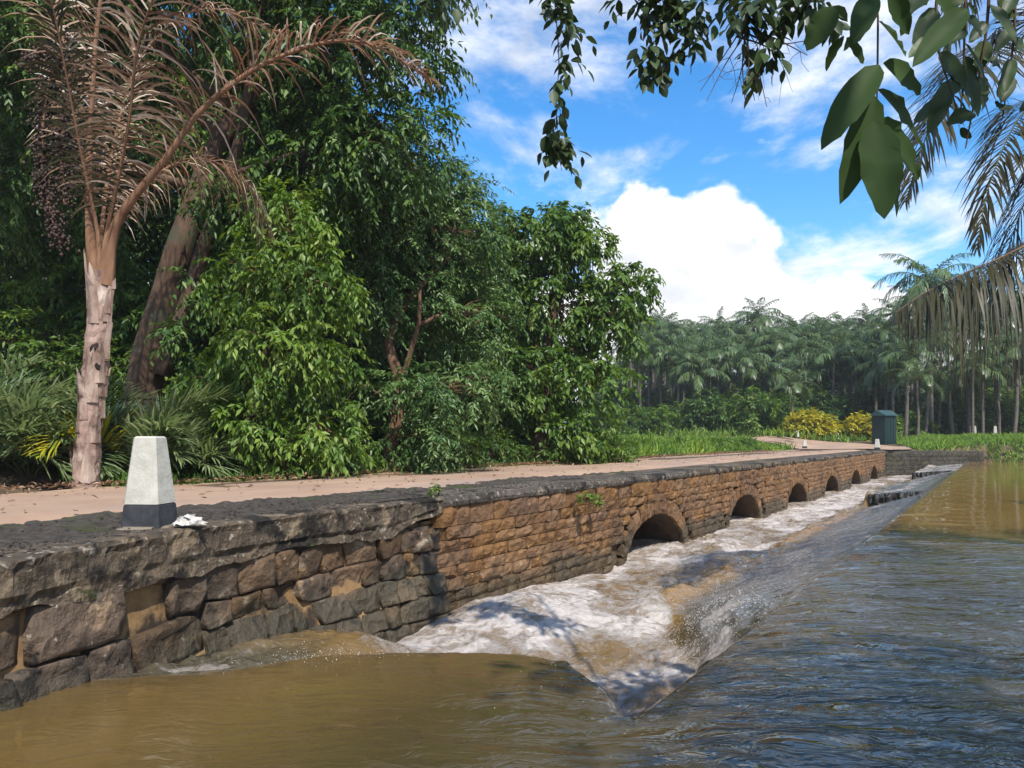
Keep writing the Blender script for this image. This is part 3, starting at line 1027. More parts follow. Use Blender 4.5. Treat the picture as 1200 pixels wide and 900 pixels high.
# irregular cells: a jittered, slightly coursed set of seeds clipped to Voronoi polygons
S0, S1, ZB, ZT = 2.0, WALL_LEN + 0.02, -1.65, -0.32
cells = []
for (za, zb, heights, wmin, wmax, gap) in ((S0, 6.5, (0.36, 0.30, 0.42, 0.4), 0.40, 0.78, 0.009), (6.5, S1, (0.29, 0.22, 0.24, 0.21, 0.22, 0.22), 0.22, 0.46, 0.004)):
    ztop = ZT + 0.03
    for ri, h in enumerate(heights):
        zbot = ztop - h

        def edge(s_, zz, seed):
            return zz + (0.10 * (float(fbm(np.array([s_ * 1.6]), np.array([seed * 3.3]), 92, 3)[0]) - 0.5) if seed else 0.0)
        sj = za + rg.uniform(-0.05, 0.03)
        t0 = 0.0
        while sj < zb - 0.05:
            wd = rg.uniform(wmin, wmax)
            if zb - (sj + wd) < wmin * 0.5: wd = zb - sj + rg.uniform(-0.03, 0.03)
            t1 = rg.uniform(-0.05, 0.05)
            P_ = []
            for (ss, zz, sd_) in ((sj - t0, zbot, ri + 1), (sj + wd * 0.33, zbot, ri + 1), (sj + wd * 0.66, zbot, ri + 1), (sj + wd - t1, zbot, ri + 1),
                                  (sj + wd + rg.uniform(-0.015, 0.015), (zbot + ztop) / 2, 0), (sj + wd + t1, ztop, ri), (sj + wd * 0.66, ztop, ri), (sj + wd * 0.33, ztop, ri), (sj + t0, ztop, ri), (sj + rg.uniform(-0.015, 0.015), (zbot + ztop) / 2, 0)):
                P_.append((ss + rg.uniform(-0.012, 0.012), edge(ss, zz, sd_) + rg.uniform(-0.012, 0.012)))
            if not (za < 5 and rg.random() < 0.10):
                cells.append((np.array(P_), gap))
            sj += wd
            t0 = t1
        ztop = zbot
for i, (P, gap) in enumerate(cells):
    c = P.mean(0)
    ext = P.max(0) - P.min(0)
    Q = c + (P - c) * (1 - 2 * gap * rg.uniform(0.7, 1.5) / ext)
    Q[[0, 3, 5, 8]] = c + (Q[[0, 3, 5, 8]] - c) * np.array([rg.uniform(0.94, 1.0) for _ in range(4)])[:, None]
    m_ = len(Q)
    proud = rg.uniform(0.0, 0.045)
    if c[0] < 6.8: proud += rg.uniform(0, 0.05)
    rings = [(1.0, -0.14), (1.0, proud * 0.85), (0.975, proud + 0.008), (0.80, proud + 0.014), (0.45, proud + 0.016)]
    vv, ff = [], []
    tx, tz_ = rg.uniform(-0.10, 0.10), rg.uniform(-0.12, 0.12)      # each face dressed to its own slight tilt

    def put(s_, zz, dep, face):
        p, t, nn = wall_frame(s_)
        foot = 0.16 * max(0.0, min(1.0, (-0.75 - zz) / 0.5))
        dd = dep + foot
        if face:
            dd += 0.11 * (float(fbm(np.array([s_ * 6.0 + i * 3.7]), np.array([zz * 6.0]), 93, 3)[0]) - 0.5) + tx * (s_ - c[0]) + tz_ * (zz - c[1])
        pp = p + nn * dd
        vv.append(np.array([pp[0], pp[1], zz]) - A0)

    for (sc, dep) in rings:
        for q in Q:
            s_, zz = c + (q - c) * sc
            put(s_, zz, dep, dep > -0.1)
    put(c[0], c[1], rings[-1][1], True)
    for r_ in range(4):
        for k in range(m_):
            k2 = (k + 1) % m_
            ff.append((r_ * m_ + k, r_ * m_ + k2, (r_ + 1) * m_ + k2, (r_ + 1) * m_ + k))
    for k in range(m_):
        ff.append((4 * m_ + k, 4 * m_ + (k + 1) % m_, len(vv) - 1))
    mb = MB(); mb.add(vv, ff)
    mb.build('stone', M['rubble'], abut, smooth=True)
# mortar behind the stones
mb = MB()
ns, nz = 60, 14
vv = []
for i in range(ns + 1):
    s_ = WALL_LEN * i / ns
    p, t, nn = wall_frame(s_)
    for j in range(nz + 1):
        zz = -2.4 + (2.4 - 0.25) * j / nz
        foot = 0.16 * max(0.0, min(1.0, (-0.75 - zz) / 0.5))
        dd = -0.012 + 0.05 * (float(fbm(np.array([s_ * 2.2]), np.array([zz * 2.2]), 91, 3)[0]) - 0.5) + foot
        pp = p + nn * dd
        vv.append(np.array([pp[0], pp[1], zz]) - A0)
ff = [(i * (nz + 1) + j, (i + 1) * (nz + 1) + j, (i + 1) * (nz + 1) + j + 1, i * (nz + 1) + j + 1) for i in range(ns) for j in range(nz)]
mb.add(vv, ff)
mb.build('mortar_bed', M['ochre_mortar'], abut, smooth=True)
# coping: a rough cast beam, its under edge worn ragged
mb = MB()
ns = 300
prof = [(-0.40, -0.34), (0.035, -0.335), (0.080, -0.320), (0.070, -0.24), (0.085, -0.20), (0.080, -0.06), (0.092, -0.022), (0.070, -0.002), (-0.12, 0.006), (-0.42, 0.0)]
vv = []
for i in range(ns + 1):
    s_ = WALL_LEN * i / ns
    p, t, nn = wall_frame(s_)
    for k, (dx, dz) in enumerate(prof):
        a1 = float(fbm(np.array([s_ * 3.1]), np.array([k * 0.9]), 95, 4)[0]) - 0.5
        a2 = float(fbm(np.array([s_ * 2.2]), np.array([k * 0.7 + 4]), 96, 4)[0]) - 0.5
        a3 = float(fbm(np.array([s_ * 14.0]), np.array([k * 2.7 + 1]), 99, 3)[0]) - 0.5
        ddx = dx + ((0.06 * a1 + 0.035 * a3) if 0 < k < 9 else 0)
        ddz = dz + (0.17 * a2 + 0.05 * a3 if k in (0, 1, 2) else 0.03 * a2 + 0.012 * a3)
        taper = 1.0 if s_ < WALL_LEN - 0.9 else 1 - 0.55 * (s_ - WALL_LEN + 0.9) / 0.9
        if dz < -0.03: ddz *= taper
        pp = p + nn * ddx
        vv.append(np.array([pp[0], pp[1], ddz]) - A0)
K = len(prof)
ff = [(i * K + k, (i + 1) * K + k, (i + 1) * K + k + 1, i * K + k + 1) for i in range(ns) for k in range(K - 1)]
ff += [tuple(range(K)), tuple(ns * K + k for k in range(K - 1, -1, -1))]
mb.add(vv, ff)
mb.build('coping', M['coping'], abut, smooth=False)

# dark gravelly verge between coping and dirt road
xs_ = np.linspace(0, 1, 30)
ysv = axis_pts([(-6, 1.5, 30), (1.5, 8.0, 190), (8, 14, 60)])
vv = []
for yy in ysv:
    wx0 = float(wall_x(yy)) - 0.10 - (0.0 if yy < 6.75 else 0.45)
    for u in xs_:
        x = wx0 + (ROAD_R - 0.35 - wx0) * u
        n_ = float(fbm(np.array([x * 3.0]), np.array([yy * 3.0]), 97, 5, 0.6)[0]) - 0.5
        n2 = float(fbm(np.array([x * 11.0]), np.array([yy * 11.0]), 98, 3, 0.6)[0]) - 0.5
        zz = 0.010 + 0.10 * n_ + 0.05 * n2
        zz *= min(1.0, 0.2 + 3 * u) * (1 - max(0, u - 0.75) * 2.2)
        zz -= 0.016 * (u > 0.9) + (0.03 if yy > 12 else 0)
        vv.append((x, yy, zz))
n = len(xs_)
ff = [(i * n + j, i * n + j + 1, (i + 1) * n + j + 1, (i + 1) * n + j) for i in range(len(ysv) - 1) for j in range(n - 1)]
mb = MB(); mb.add(vv, ff)
tag(mb.build('verge', M['gravel'], smooth=True), 'dark mossy gravel verge between coping and dirt road', 'verge', kind='structure')
# loose chips of broken tarmac on the verge
rg = np.random.default_rng(8)
vv, ff = [], []
for k in range(1500):
    yy = rg.uniform(-1, 9.5)
    x0 = float(wall_x(yy)) - 0.05
    u = 0.85 * rg.random() ** 1.2
    x = x0 + (ROAD_R - 0.1 - x0) * u
    r_ = rg.uniform(0.005, 0.016)
    b = len(vv)
    for d in ((1, 0, 0), (-1, 0, 0), (0, 1, 0), (0, -1, 0), (0, 0, 0.7), (0, 0, -0.7)):
        vv.append((x + d[0] * r_ * rg.uniform(0.6, 1.5), yy + d[1] * r_ * rg.uniform(0.6, 1.5), 0.004 + d[2] * r_ * rg.uniform(0.6, 1.2) + 0.012 * rg.random()))
    ff += [(b + i, b + j, b + k2) for (i, j, k2) in ((0, 2, 4), (2, 1, 4), (1, 3, 4), (3, 0, 4), (2, 0, 5), (1, 2, 5), (3, 1, 5), (0, 3, 5))]
me = mesh_np('gravel_chips', np.array(vv), np.array(ff))
tag(add('gravel_chips', me, M['gravel']), 'loose dark gravel chips strewn along the verge', 'gravel', kind='stuff')

# far wing wall, dark and overgrown, closing the far end of the channel
wing = empty('wing_wall', (-3.2, 50.0, -0.8))
tag(wing, 'dark mossy stone wing wall at the far end of the weir', 'wall')
a_, b_ = np.array([-5.24, 46.42]), np.array([-0.7, 55.0])
d_ = (b_ - a_); Lw = np.linalg.norm(d_); d_ /= Lw
nw = np.array([d_[1], -d_[0]])
M['dark_stone'] = stone_mat('dark_stone', (0.045, 0.040, 0.030), (0.070, 0.062, 0.040), (0.16, 0.15, 0.11), (0.022, 0.020, 0.016), scale=2.0)
mb = MB()
vv = []
for s_ in np.linspace(0, Lw, 20):
    for zz, off in ((-2.4, 0.0), (-0.02 - 0.012 * s_, 0.0), (0.0 - 0.012 * s_, -0.5), (-2.4, -0.5)):
        p = a_ + d_ * s_ + nw * off
        vv.append((p[0] + 3.2, p[1] - 50, zz + 0.8))
ff = [(i * 4 + k, (i + 1) * 4 + k, (i + 1) * 4 + (k + 1) % 4, i * 4 + (k + 1) % 4) for i in range(19) for k in range(4)]
ff += [(0, 1, 2, 3), (79, 78, 77, 76)]
mb.add(vv, ff)
mb.build('wall_core', M['dark_stone'], wing)
STONES_D = []
for s_ in STONES[:6]:
    c = s_.copy(); c.materials.clear(); c.materials.append(M['dark_stone']); STONES_D.append(c)
rg = random.Random(9)
ang = math.atan2(nw[1], nw[0])
z = -0.12
while z > -1.3:
    s_ = 0.1
    while s_ < Lw - 0.3:
        wd = rg.uniform(0.4, 0.8)
        p = a_ + d_ * (s_ + wd / 2)
        add('stone', STONES_D[rg.randrange(6)], None, wing, loc=(p[0] + 3.2, p[1] - 50, z - 0.12 + 0.8 - 0.012 * s_), rot=(0, 0, ang), scale=(0.05, wd - 0.02, 0.22))
        s_ += wd
    z -= 0.24

# ------------------------------------------------------------------ the weir under the water
weir = empty('weir', (CREST_X, 26, -1.2))
tag(weir, 'long submerged concrete weir with water sliding over its crest', 'weir')
mb = MB()
prof = [(0.55, -2.4), (0.30, -0.92), (0.06, -0.845), (-0.10, -0.86), (-1.7, -1.40), (-1.75, -2.4)]
vv = [(x, y_ - 26, z + 1.2) for y_ in (9.2, 54.0) for (x, z) in prof]
mb.add(vv, [(k, k + 6, (k + 1) % 6 + 6, (k + 1) % 6) for k in range(6)] + [(5, 4, 3, 2, 1, 0), (6, 7, 8, 9, 10, 11)])
mb.build('crest_beam', M['concrete_wet'], weir)
prof = [(0.55, -2.4), (0.30, -0.92), (0.08, -0.87), (-0.02, -0.90), (-0.22, -1.30), (-0.24, -2.4)]
mb = MB()
vv = [(x, y_ - 26, z + 1.2) for y_ in (4.6, 9.19) for (x, z) in prof]
mb.add(vv, [(k, k + 6, (k + 1) % 6 + 6, (k + 1) % 6) for k in range(6)] + [(5, 4, 3, 2, 1, 0), (6, 7, 8, 9, 10, 11)])
mb.build('crest_beam', M['concrete_wet'], weir)
M['dark_stone_wet'] = flat_mat('dark_stone_wet', (0.010, 0.009, 0.008), (0.045, 0.041, 0.036), scale=5, rough=0.3, bump_s=1.0, bd=0.05, spec=0.5)
for sy, x1 in ((STEP_Y[0], -3.15), (STEP_Y[1], -3.4)):
    n_ = 9
    for k in range(n_):
        u0 = CREST_X - 0.12 + (x1 - CREST_X + 0.12) * k / n_
        u1 = CREST_X - 0.12 + (x1 - CREST_X + 0.12) * (k + 1) / n_
        tz = -0.86 - 0.10 * k / n_
        me = STONES[rg.randrange(14)].copy()
        me.materials.clear(); me.materials.append(M['dark_stone_wet'])
        add('ledge_block', me, None, weir, loc=((u0 + u1) / 2 - CREST_X, sy - 0.06 - 26 + rg.uniform(-0.07, 0.05), tz - 0.17 + 1.2),
            rot=(0, 0, R(-90)), scale=(0.14, abs(u1 - u0) * 0.95, 0.44 - 0.1 * k / n_))
# ------------------------------------------------------------------ foliage tools
def leaves_mesh(name, pos, d, nrm, L, Wd, var, fold=0.25, mat=None, parent=None, origin=(0, 0, 0), curl=0.12):
    """many folded lance-shaped leaves in one mesh: 4 corners, two facets hinged on the midrib"""
    d = unit(d)
    side = unit(np.cross(d, nrm))
    nn = unit(np.cross(side, d))
    L = np.asarray(L)[:, None]; Wd = np.asarray(Wd)[:, None]
    p0 = pos
    mid = pos + d * L * 0.45 + nn * L * fold * 0.25
    a = mid + side * Wd * 0.5
    b = mid - side * Wd * 0.5
    tip = pos + d * L - nn * L * curl
    n = len(pos)
    V = np.stack([p0, a, tip, b], 1).reshape(-1, 3) - np.asarray(origin)
    i = np.arange(n)[:, None] * 4
    F = np.concatenate([i + np.array([[0, 1, 2]]), i + np.array([[0, 2, 3]])], 1).reshape(-1, 3)
    me = mesh_np(name, V, F, False, None, {'var': np.repeat(var, 2)})
    return add(name, me, mat, parent)


def round_leaves(name, pos, d, nrm, L, Wd, var, mat=None, parent=None, origin=(0, 0, 0)):
    """near leaves: an ovate outline of eight points hinged on the midrib"""
    d = unit(d)
    side = unit(np.cross(d, nrm))
    nn = unit(np.cross(side, d))
    L = np.asarray(L)[:, None]; Wd = np.asarray(Wd)[:, None]
    rows = [pos]
    for (u, w_) in ((0.18, 0.62), (0.45, 1.0), (0.75, 0.66)):
        c = pos + d * L * u - nn * L * 0.10 * u * u
        rows += [c + side * Wd * 0.5 * w_ + nn * Wd * 0.14 * w_, c, c - side * Wd * 0.5 * w_ + nn * Wd * 0.14 * w_]
    rows.append(pos + d * L - nn * L * 0.12)
    V = np.stack(rows, 1).reshape(-1, 3) - np.asarray(origin)
    t = np.array([(0, 1, 2), (0, 2, 3), (1, 4, 5), (1, 5, 2), (2, 5, 6), (2, 6, 3), (4, 7, 8), (4, 8, 5), (5, 8, 9), (5, 9, 6), (7, 10, 8), (8, 10, 9)])
    F = (np.arange(len(pos))[:, None, None] * 11 + t[None]).reshape(-1, 3)
    me = mesh_np(name, V, F, True, None, {'var': np.repeat(var, 12)})
    return add(name, me, mat, parent)


def spray_points(rng, centers, outs, ntw, lpt, tw_len, leaf_len, droop, spread=0.8, sz=0.35, aspect=0.36, flat=0.0):
    """twigs burst from every cluster centre; leaves sit alternately along each twig"""
    nc = len(centers)
    rd = unit(rng.normal(size=(nc, ntw, 3)))
    if flat: rd[..., 2] *= (1 - flat)
    tdir = unit(outs[:, None, :] * (1 - spread * 0.45) + rd * spread + np.array([0, 0, -droop * 0.6]))
    tl = tw_len * rng.uniform(0.6, 1.3, size=(nc, ntw, 1))
    s = (np.arange(lpt) + 0.5) / lpt
    s = s[None, None, :, None] * np.ones((nc, ntw, lpt, 1))
    s = np.clip(s + rng.normal(size=s.shape) * 0.05, 0.02, 1.1)
    pos = centers[:, None, None, :] + tdir[:, :, None, :] * tl[:, :, None, :] * s
    pos[..., 2] -= (droop * tl[:, :, None, 0] * s[..., 0] ** 2) * 0.55
    tw_side = unit(np.cross(tdir, np.array([0.1, 0.05, 1.0])))
    sg = np.where(np.arange(lpt) % 2 == 0, 1.0, -1.0)[None, None, :, None]
    ld = tdir[:, :, None, :] * 0.65 + tw_side[:, :, None, :] * sg * 0.75 + np.array([0, 0, -droop * 0.75]) * (0.5 + s) + rng.normal(size=pos.shape) * 0.28
    nrm = np.array([0, 0, 1.0]) + rng.normal(size=pos.shape) * 0.45 + outs[:, None, None, :] * 0.35
    L = leaf_len * rng.uniform(1 - sz, 1 + sz, size=pos.shape[:3])
    cv_ = rng.uniform(0.15, 0.75, size=(nc, 1, 1)) + rng.normal(size=pos.shape[:3]) * 0.14 + (s[..., 0] - 0.5) * 0.25
    q = pos.reshape(-1, 3)
    return q, ld.reshape(-1, 3), nrm.reshape(-1, 3), L.ravel(), (L * aspect * rng.uniform(0.8, 1.25, size=L.shape)).ravel(), np.clip(cv_, 0, 1).ravel()


def lobe_clusters(rng, lobes, per_m2, inner=0.3):
    cs, os_, li = [], [], []
    for k, (c, r) in enumerate(lobes):
        c = np.asarray(c, float)
        rr = np.asarray(r if np.ndim(r) else (r, r, r * 0.85), float)
        n = max(5, int(per_m2 * 4 * math.pi * float(rr.mean()) ** 2))
        u = unit(rng.normal(size=(n, 3)))
        rad = np.where(rng.random(n) < inner, rng.uniform(0.25, 0.8, n), rng.uniform(0.78, 1.08, n))
        cs.append(c + u * rr * rad[:, None]); os_.append(u); li += [k] * n
    return np.vstack(cs), np.vstack(os_), np.array(li)


def tree(name, label, trunk, trad, lobes, leafm, barkm, seed, per_m2=3.2, ntw=5, lpt=9, tw_len=0.42, leaf=0.13, droop=0.5,
         group=None, cat='tree', stems=(), aspect=0.36, inner=0.3, twig_r=0.012, flat=0.0, spread=0.8, zmin=0.08):
    rng = np.random.default_rng(seed)
    base = np.array(trunk[0], float)
    t = empty(name, tuple(base))
    tag(t, label, cat, group)
    path = spline(trunk, 16)
    rad = np.linspace(trad[0], trad[1], 16) * (1 + 0.35 * np.exp(-np.arange(16) / 1.6))
    mb = MB()
    v, f = tube(path - base, rad, 12, True, 0.09, seed)
    mb.add(v, f)
    for (sp, r0, r1) in stems:
        q = spline(sp, 12)
        v, f = tube(q - base, np.linspace(r0, r1, 12), 9, True, 0.09, seed + 1)
        mb.add(v, f)
    mb.build('trunk', M[barkm], t, smooth=True)
    src = [path] + [spline(sp, 12) for (sp, _, _) in stems]
    allp = np.vstack(src)
    cs, outs, li = lobe_clusters(rng, lobes, per_m2, inner)
    ok = cs[:, 2] > zmin
    cs, outs, li = cs[ok], outs[ok], li[ok]
    for k, (c, r) in enumerate(lobes):
        c = np.asarray(c, float)
        # limb: leaves the nearest lower point of the trunk and curves up into the lobe
        dd = np.linalg.norm(allp - c, axis=1) + np.where(allp[:, 2] > c[2] - 0.2, 2.5, 0)
        a = allp[int(np.argmin(dd))]
        mid = a * 0.45 + c * 0.55 + np.array([rng.normal() * 0.12, rng.normal() * 0.12, 0.18])
        lp = spline([a, mid, c], 9)
        mb = MB()
        r0 = min(trad[1] * 0.8, 0.035 + 0.03 * float(np.mean(r)))
        v, f = tube(lp - base, np.linspace(r0, 0.018, 9), 6, True)
        mb.add(v, f)
        mine = np.where(li == k)[0]
        for i in mine[::2]:
            s0 = lp[rng.integers(4, 9)]
            m2 = s0 * 0.5 + cs[i] * 0.5 + np.array([0, 0, 0.07])
            v, f = tube(np.array([s0, m2, cs[i]]) - base, [twig_r, twig_r * 0.75, twig_r * 0.4], 3, False)
            mb.add(v, f)
        mb.build('limb', M[barkm], t, smooth=True)
    P = spray_points(rng, cs, outs, ntw, lpt, tw_len, leaf, droop, spread, aspect=aspect, flat=flat)
    leaves_mesh('crown', *P, mat=M[leafm], parent=t, origin=base)
    return t


def bush(name, label, c, r, leafm, seed, per_m2=5, leaf=0.1, ntw=4, lpt=7, tw=0.25, droop=0.3, group=None, aspect=0.4, cat='bush', barkm='bark_dark', lobes=3):
    rng = np.random.default_rng(seed)
    c = np.asarray(c, float)
    t = empty(name, tuple(c))
    tag(t, label, cat, group)
    rr = np.asarray(r if np.ndim(r) else (r, r, r), float)
    lb = [(c + np.array([rng.normal() * rr[0] * 0.35, rng.normal() * rr[1] * 0.35, rr[2] * rng.uniform(0.6, 1.05)]), rr * rng.uniform(0.6, 0.95)) for _ in range(lobes)]
    cs, outs, li = lobe_clusters(rng, lb, per_m2, 0.3)
    ok = cs[:, 2] > c[2] + 0.03
    cs, outs = cs[ok], outs[ok]
    mb = MB()
    for i in range(0, len(cs), max(1, len(cs) // 40)):
        m = c * 0.5 + cs[i] * 0.5 + np.array([0, 0, 0.1 * rr[2]])
        v, f = tube(np.array([c + rng.normal(size=3) * [0.06, 0.06, 0], m, cs[i]]) - c, [min(0.02, 0.05 * rr[0]), min(0.014, 0.035 * rr[0]), min(0.005, 0.02 * rr[0])], 4, False)
        mb.add(v, f)
    mb.build('stem', M[barkm], t, smooth=True)
    P = spray_points(rng, cs, outs, ntw, lpt, tw, leaf, droop, 0.85, aspect=aspect)
    leaves_mesh('foliage', *P, mat=M[leafm], parent=t, origin=c)
    return t


def blades(path, n, length, width, rng, hang=0.5, angle=(65, 25), vee=0.25, segs=3, start=0.15, prof=None, jitter=0.12, both=True, upref=(0, 0, 1)):
    """leaflets of a frond: narrow tapering strips along both sides of a path; returns verts, tris, per-face var"""
    path = np.asarray(path, float)
    m = len(path)
    s = np.linspace(start, 1.0, n)
    seglen = np.r_[0, np.cumsum(np.linalg.norm(np.diff(path, axis=0), axis=1))]
    seglen /= seglen[-1]
    P = np.stack([np.interp(s, seglen, path[:, k]) for k in range(3)], 1)
    T = np.gradient(path, axis=0)
    T = unit(np.stack([np.interp(s, seglen, T[:, k]) for k in range(3)], 1))
    up = np.asarray(upref, float)
    S = unit(np.cross(T, up))
    N = unit(np.cross(S, T))
    V, F, A = [], [], []
    if prof is None:
        prof = np.sin(np.clip((s - start) / (1 - start) * 0.86 + 0.13, 0, 1) * math.pi) ** 0.7
    for sg in ((1, -1) if both else (1,)):
        k = n
        ang = np.radians(np.interp(s, [start, 1], angle)) + rng.normal(size=k) * jitter
        dir0 = unit(T * np.cos(ang)[:, None] + S * sg * np.sin(ang)[:, None] + N * (vee + rng.normal(size=k) * jitter)[:, None])
        Ln = length * prof * rng.uniform(0.82, 1.12, k)
        hg = hang * rng.uniform(0.6, 1.35, k)
        pts = []
        for q in range(segs + 1):
            u = q / segs
            p = P + dir0 * (Ln * u)[:, None]
            p = p - np.array([0, 0, 1.0]) * (Ln * hg * u * u * 0.8)[:, None]
            pull = 1 - 0.25 * hg * u
            p[:, :2] = P[:, :2] + (p[:, :2] - P[:, :2]) * np.clip(pull, 0.35, 1)[:, None]
            pts.append(p)
        wv = unit(np.cross(dir0, N))
        base = sum(len(x) for x in V)
        rows = []
        for q in range(segs):
            u = q / segs
            wdt = width * (0.55 + 0.9 * u if u < 0.4 else 0.95 * (1 - u) + 0.35) * np.ones(k)
            tilt = N * 0.35
            rows.append(pts[q] + (wv + tilt) * (wdt * 0.5)[:, None])
            rows.append(pts[q] - (wv - tilt) * (wdt * 0.5)[:, None])
        rows.append(pts[segs])
        R_ = len(rows)
        V.append(np.stack(rows, 1).reshape(-1, 3))
        i = np.arange(k)[:, None] * R_ + base
        tris = []
        for q in range(segs - 1):
            a = 2 * q
            tris += [[a, a + 1, a + 3], [a, a + 3, a + 2]]
        tris.append([2 * segs - 2, 2 * segs - 1, 2 * segs])
        tr = np.array(tris)
        F.append((i[:, None, :] + tr[None]).reshape(-1, 3))
        A.append(np.repeat(np.clip(rng.normal(0.45, 0.27, k), 0, 1), len(tris)))
    return np.vstack(V), np.vstack(F), np.concatenate(A)


def frond_path(length, elev0, elev1, n=12):
    a = np.radians(np.linspace(elev0, elev1, n))
    st = length / (n - 1)
    x = np.r_[0, np.cumsum(np.cos(a[:-1]) * st)]
    z = np.r_[0, np.cumsum(np.sin(a[:-1]) * st)]
    return np.stack([x, np.zeros(n), z], 1)


def rotz(p, a):
    c, s = math.cos(a), math.sin(a)
    q = np.array(p, float)
    x = q[:, 0] * c - q[:, 1] * s
    y = q[:, 0] * s + q[:, 1] * c
    q[:, 0], q[:, 1] = x, y
    return q


def gz(x, y):
    return float(ground_z(np.array([float(x)]), np.array([float(y)]))[0])


# ------------------------------------------------------------------ the palm grove across the river
def palm_meshes(seed, flen=2.6, nf=13, droop=1.0):
    rng = np.random.default_rng(seed)
    V, F, A = [], [], []
    off = 0
    for k in range(nf):
        az = k * 2.399 + rng.normal() * 0.2
        u = k / nf
        e0 = 78 - 62 * u + rng.normal() * 6
        e1 = e0 - (75 + 45 * u) * droop
        p = frond_path(flen * rng.uniform(0.85, 1.12), e0, e1, 10)
        b, f, a = blades(p, 34, 0.98, 0.085, rng, hang=0.85, angle=(66, 22), vee=0.1, segs=2, start=0.14)
        rv, rf = tube(p, np.linspace(0.035, 0.008, 10), 3, False)
        rf = np.array([[q[0], q[1], q[2]] for q in rf] + [[q[0], q[2], q[3]] for q in rf])
        V += [rotz(b, az), rotz(rv, az)]
        F += [f + off, rf + off + len(b)]
        A += [a * 0.7 + rng.uniform(0, 0.3), np.full(len(rf), 0.7)]
        off += len(b) + len(rv)
    return mesh_np('crown', np.vstack(V), np.vstack(F), False, None, {'var': np.concatenate(A)})


CROWNS = [palm_meshes(300 + i, 3.0 + 0.25 * (i % 3), 15 + i % 3, 0.95 + 0.12 * (i % 4)) for i in range(6)]
for c in CROWNS: c.materials.append(M['palm_leaf'])
TR = []
for i in range(3):
    rng = np.random.default_rng(40 + i)
    n = 14
    zz = np.linspace(0, 1, n)
    pts = np.stack([0.012 * np.sin(zz * 3 + i * 2), 0.012 * np.cos(zz * 2.3 + i) - 0.012 * math.cos(i), zz], 1)
    v, f = tube(pts, np.linspace(1.0, 0.72, n), 8, True)
    # radius is unit, height is unit: scaled per palm
    ctr = np.repeat(pts, 8, 0)
    me = bpy.data.meshes.new('trunk')
    vv = v.copy() if len(v) == n * 8 else v
    me.from_pydata([tuple(p) for p in vv], [], f)
    me.polygons.foreach_set('use_smooth', np.ones(len(me.polygons), dtype=bool))
    me.materials.append(M['bark_grey'])
    TR.append(me)
mb = MB()
mb.tube([(0, 0, -0.75), (0, 0, -0.5), (0, 0, -0.2), (0, 0, 0.12)], [0.10, 0.135, 0.12, 0.06], 8)
me_shaft = bpy.data.meshes.new('crownshaft')
me_shaft.from_pydata(mb.v, [], mb.f)
me_shaft.polygons.foreach_set('use_smooth', np.ones(len(me_shaft.polygons), dtype=bool))
me_shaft.materials.append(M['rachis_green'])


def palm_tube(h, r, lean, seed):
    rng = np.random.default_rng(seed)
    n = 10
    zz = np.linspace(0, 1, n)
    pts = np.stack([lean[0] * zz ** 1.6, lean[1] * zz ** 1.6, zz * h], 1)
    pts[:, :2] += 0.05 * rng.normal(size=2) * np.sin(zz * 5)[:, None]
    mb = MB()
    mb.tube(pts, np.linspace(r * 1.15, r * 0.8, n), 7)
    return mb, pts[-1]


def palm(x, y, h, label, group, seed, scale=1.0, r=0.10):
    rng = np.random.default_rng(seed)
    z0 = gz(x, y) - 0.05
    t = empty('palm_tree', (x, y, z0))
    tag(t, label, 'palm tree', group)
    mb, top = palm_tube(h, r, rng.normal(size=2) * 0.035 * h, seed)
    mb.build('trunk', M['bark_grey'], t, smooth=True)
    add('crownshaft', me_shaft, None, t, loc=tuple(top), scale=(scale * r / 0.1,) * 3)
    add('crown', CROWNS[seed % 6], None, t, loc=tuple(top), rot=(rng.normal() * 0.06, rng.normal() * 0.06, rng.uniform(0, 6.28)), scale=(scale * rng.uniform(0.9, 1.1),) * 3)
    return t


rng = np.random.default_rng(77)
# front rank along the meadow, then deeper ranks; bearings and distances read off the photograph
k = 0
for (x0, x1, n, z0, z1, yt0, yt1, lab, grp) in (
        (742, 1040, 24, 66, 72, 398, 432, 'slender grey palm in the front rank of the grove behind the meadow', 'front palms of the grove'),
        (738, 1050, 30, 76, 84, 380, 408, 'slender palm inside the grove behind the meadow', 'inner palms of the grove'),
        (735, 1060, 30, 88, 98, 366, 396, 'tall palm at the back of the grove, its crown against the clouds', 'back palms of the grove'),
        (1045, 1230, 15, 58, 66, 366, 430, 'dark slender palm behind the far grassy bank', 'palms behind the far bank'),
        (1040, 1235, 20, 68, 82, 326, 385, 'tall palm towering behind the far grassy bank', 'tall palms behind the far bank')):
    for i in range(n):
        px = x0 + (x1 - x0) * (i + rng.uniform(0.1, 0.9)) / n
        zz = rng.uniform(z0, z1)
        p = W(px, 505, zz)
        yt = rng.uniform(yt0, yt1)
        top = W(px, yt, zz)[2]
        palm(p[0], p[1], max(3.0, top - gz(p[0], p[1]) - 1.1), lab, grp, 1000 + k, rng.uniform(0.85, 1.1), rng.uniform(0.10, 0.15))
        k += 1
# the two that stand out above the rest
for (px, py, zz, lab) in ((1092, 322, 60, 'tallest palm of the far bank, fronds spread above the others'), (885, 366, 86, 'single tall palm rising over the middle of the grove')):
    p = W(px, 505, zz)
    palm(p[0], p[1], W(px, py, zz)[2] - gz(p[0], p[1]) - 0.9, lab, None, 2000 + px, 1.25, 0.14)


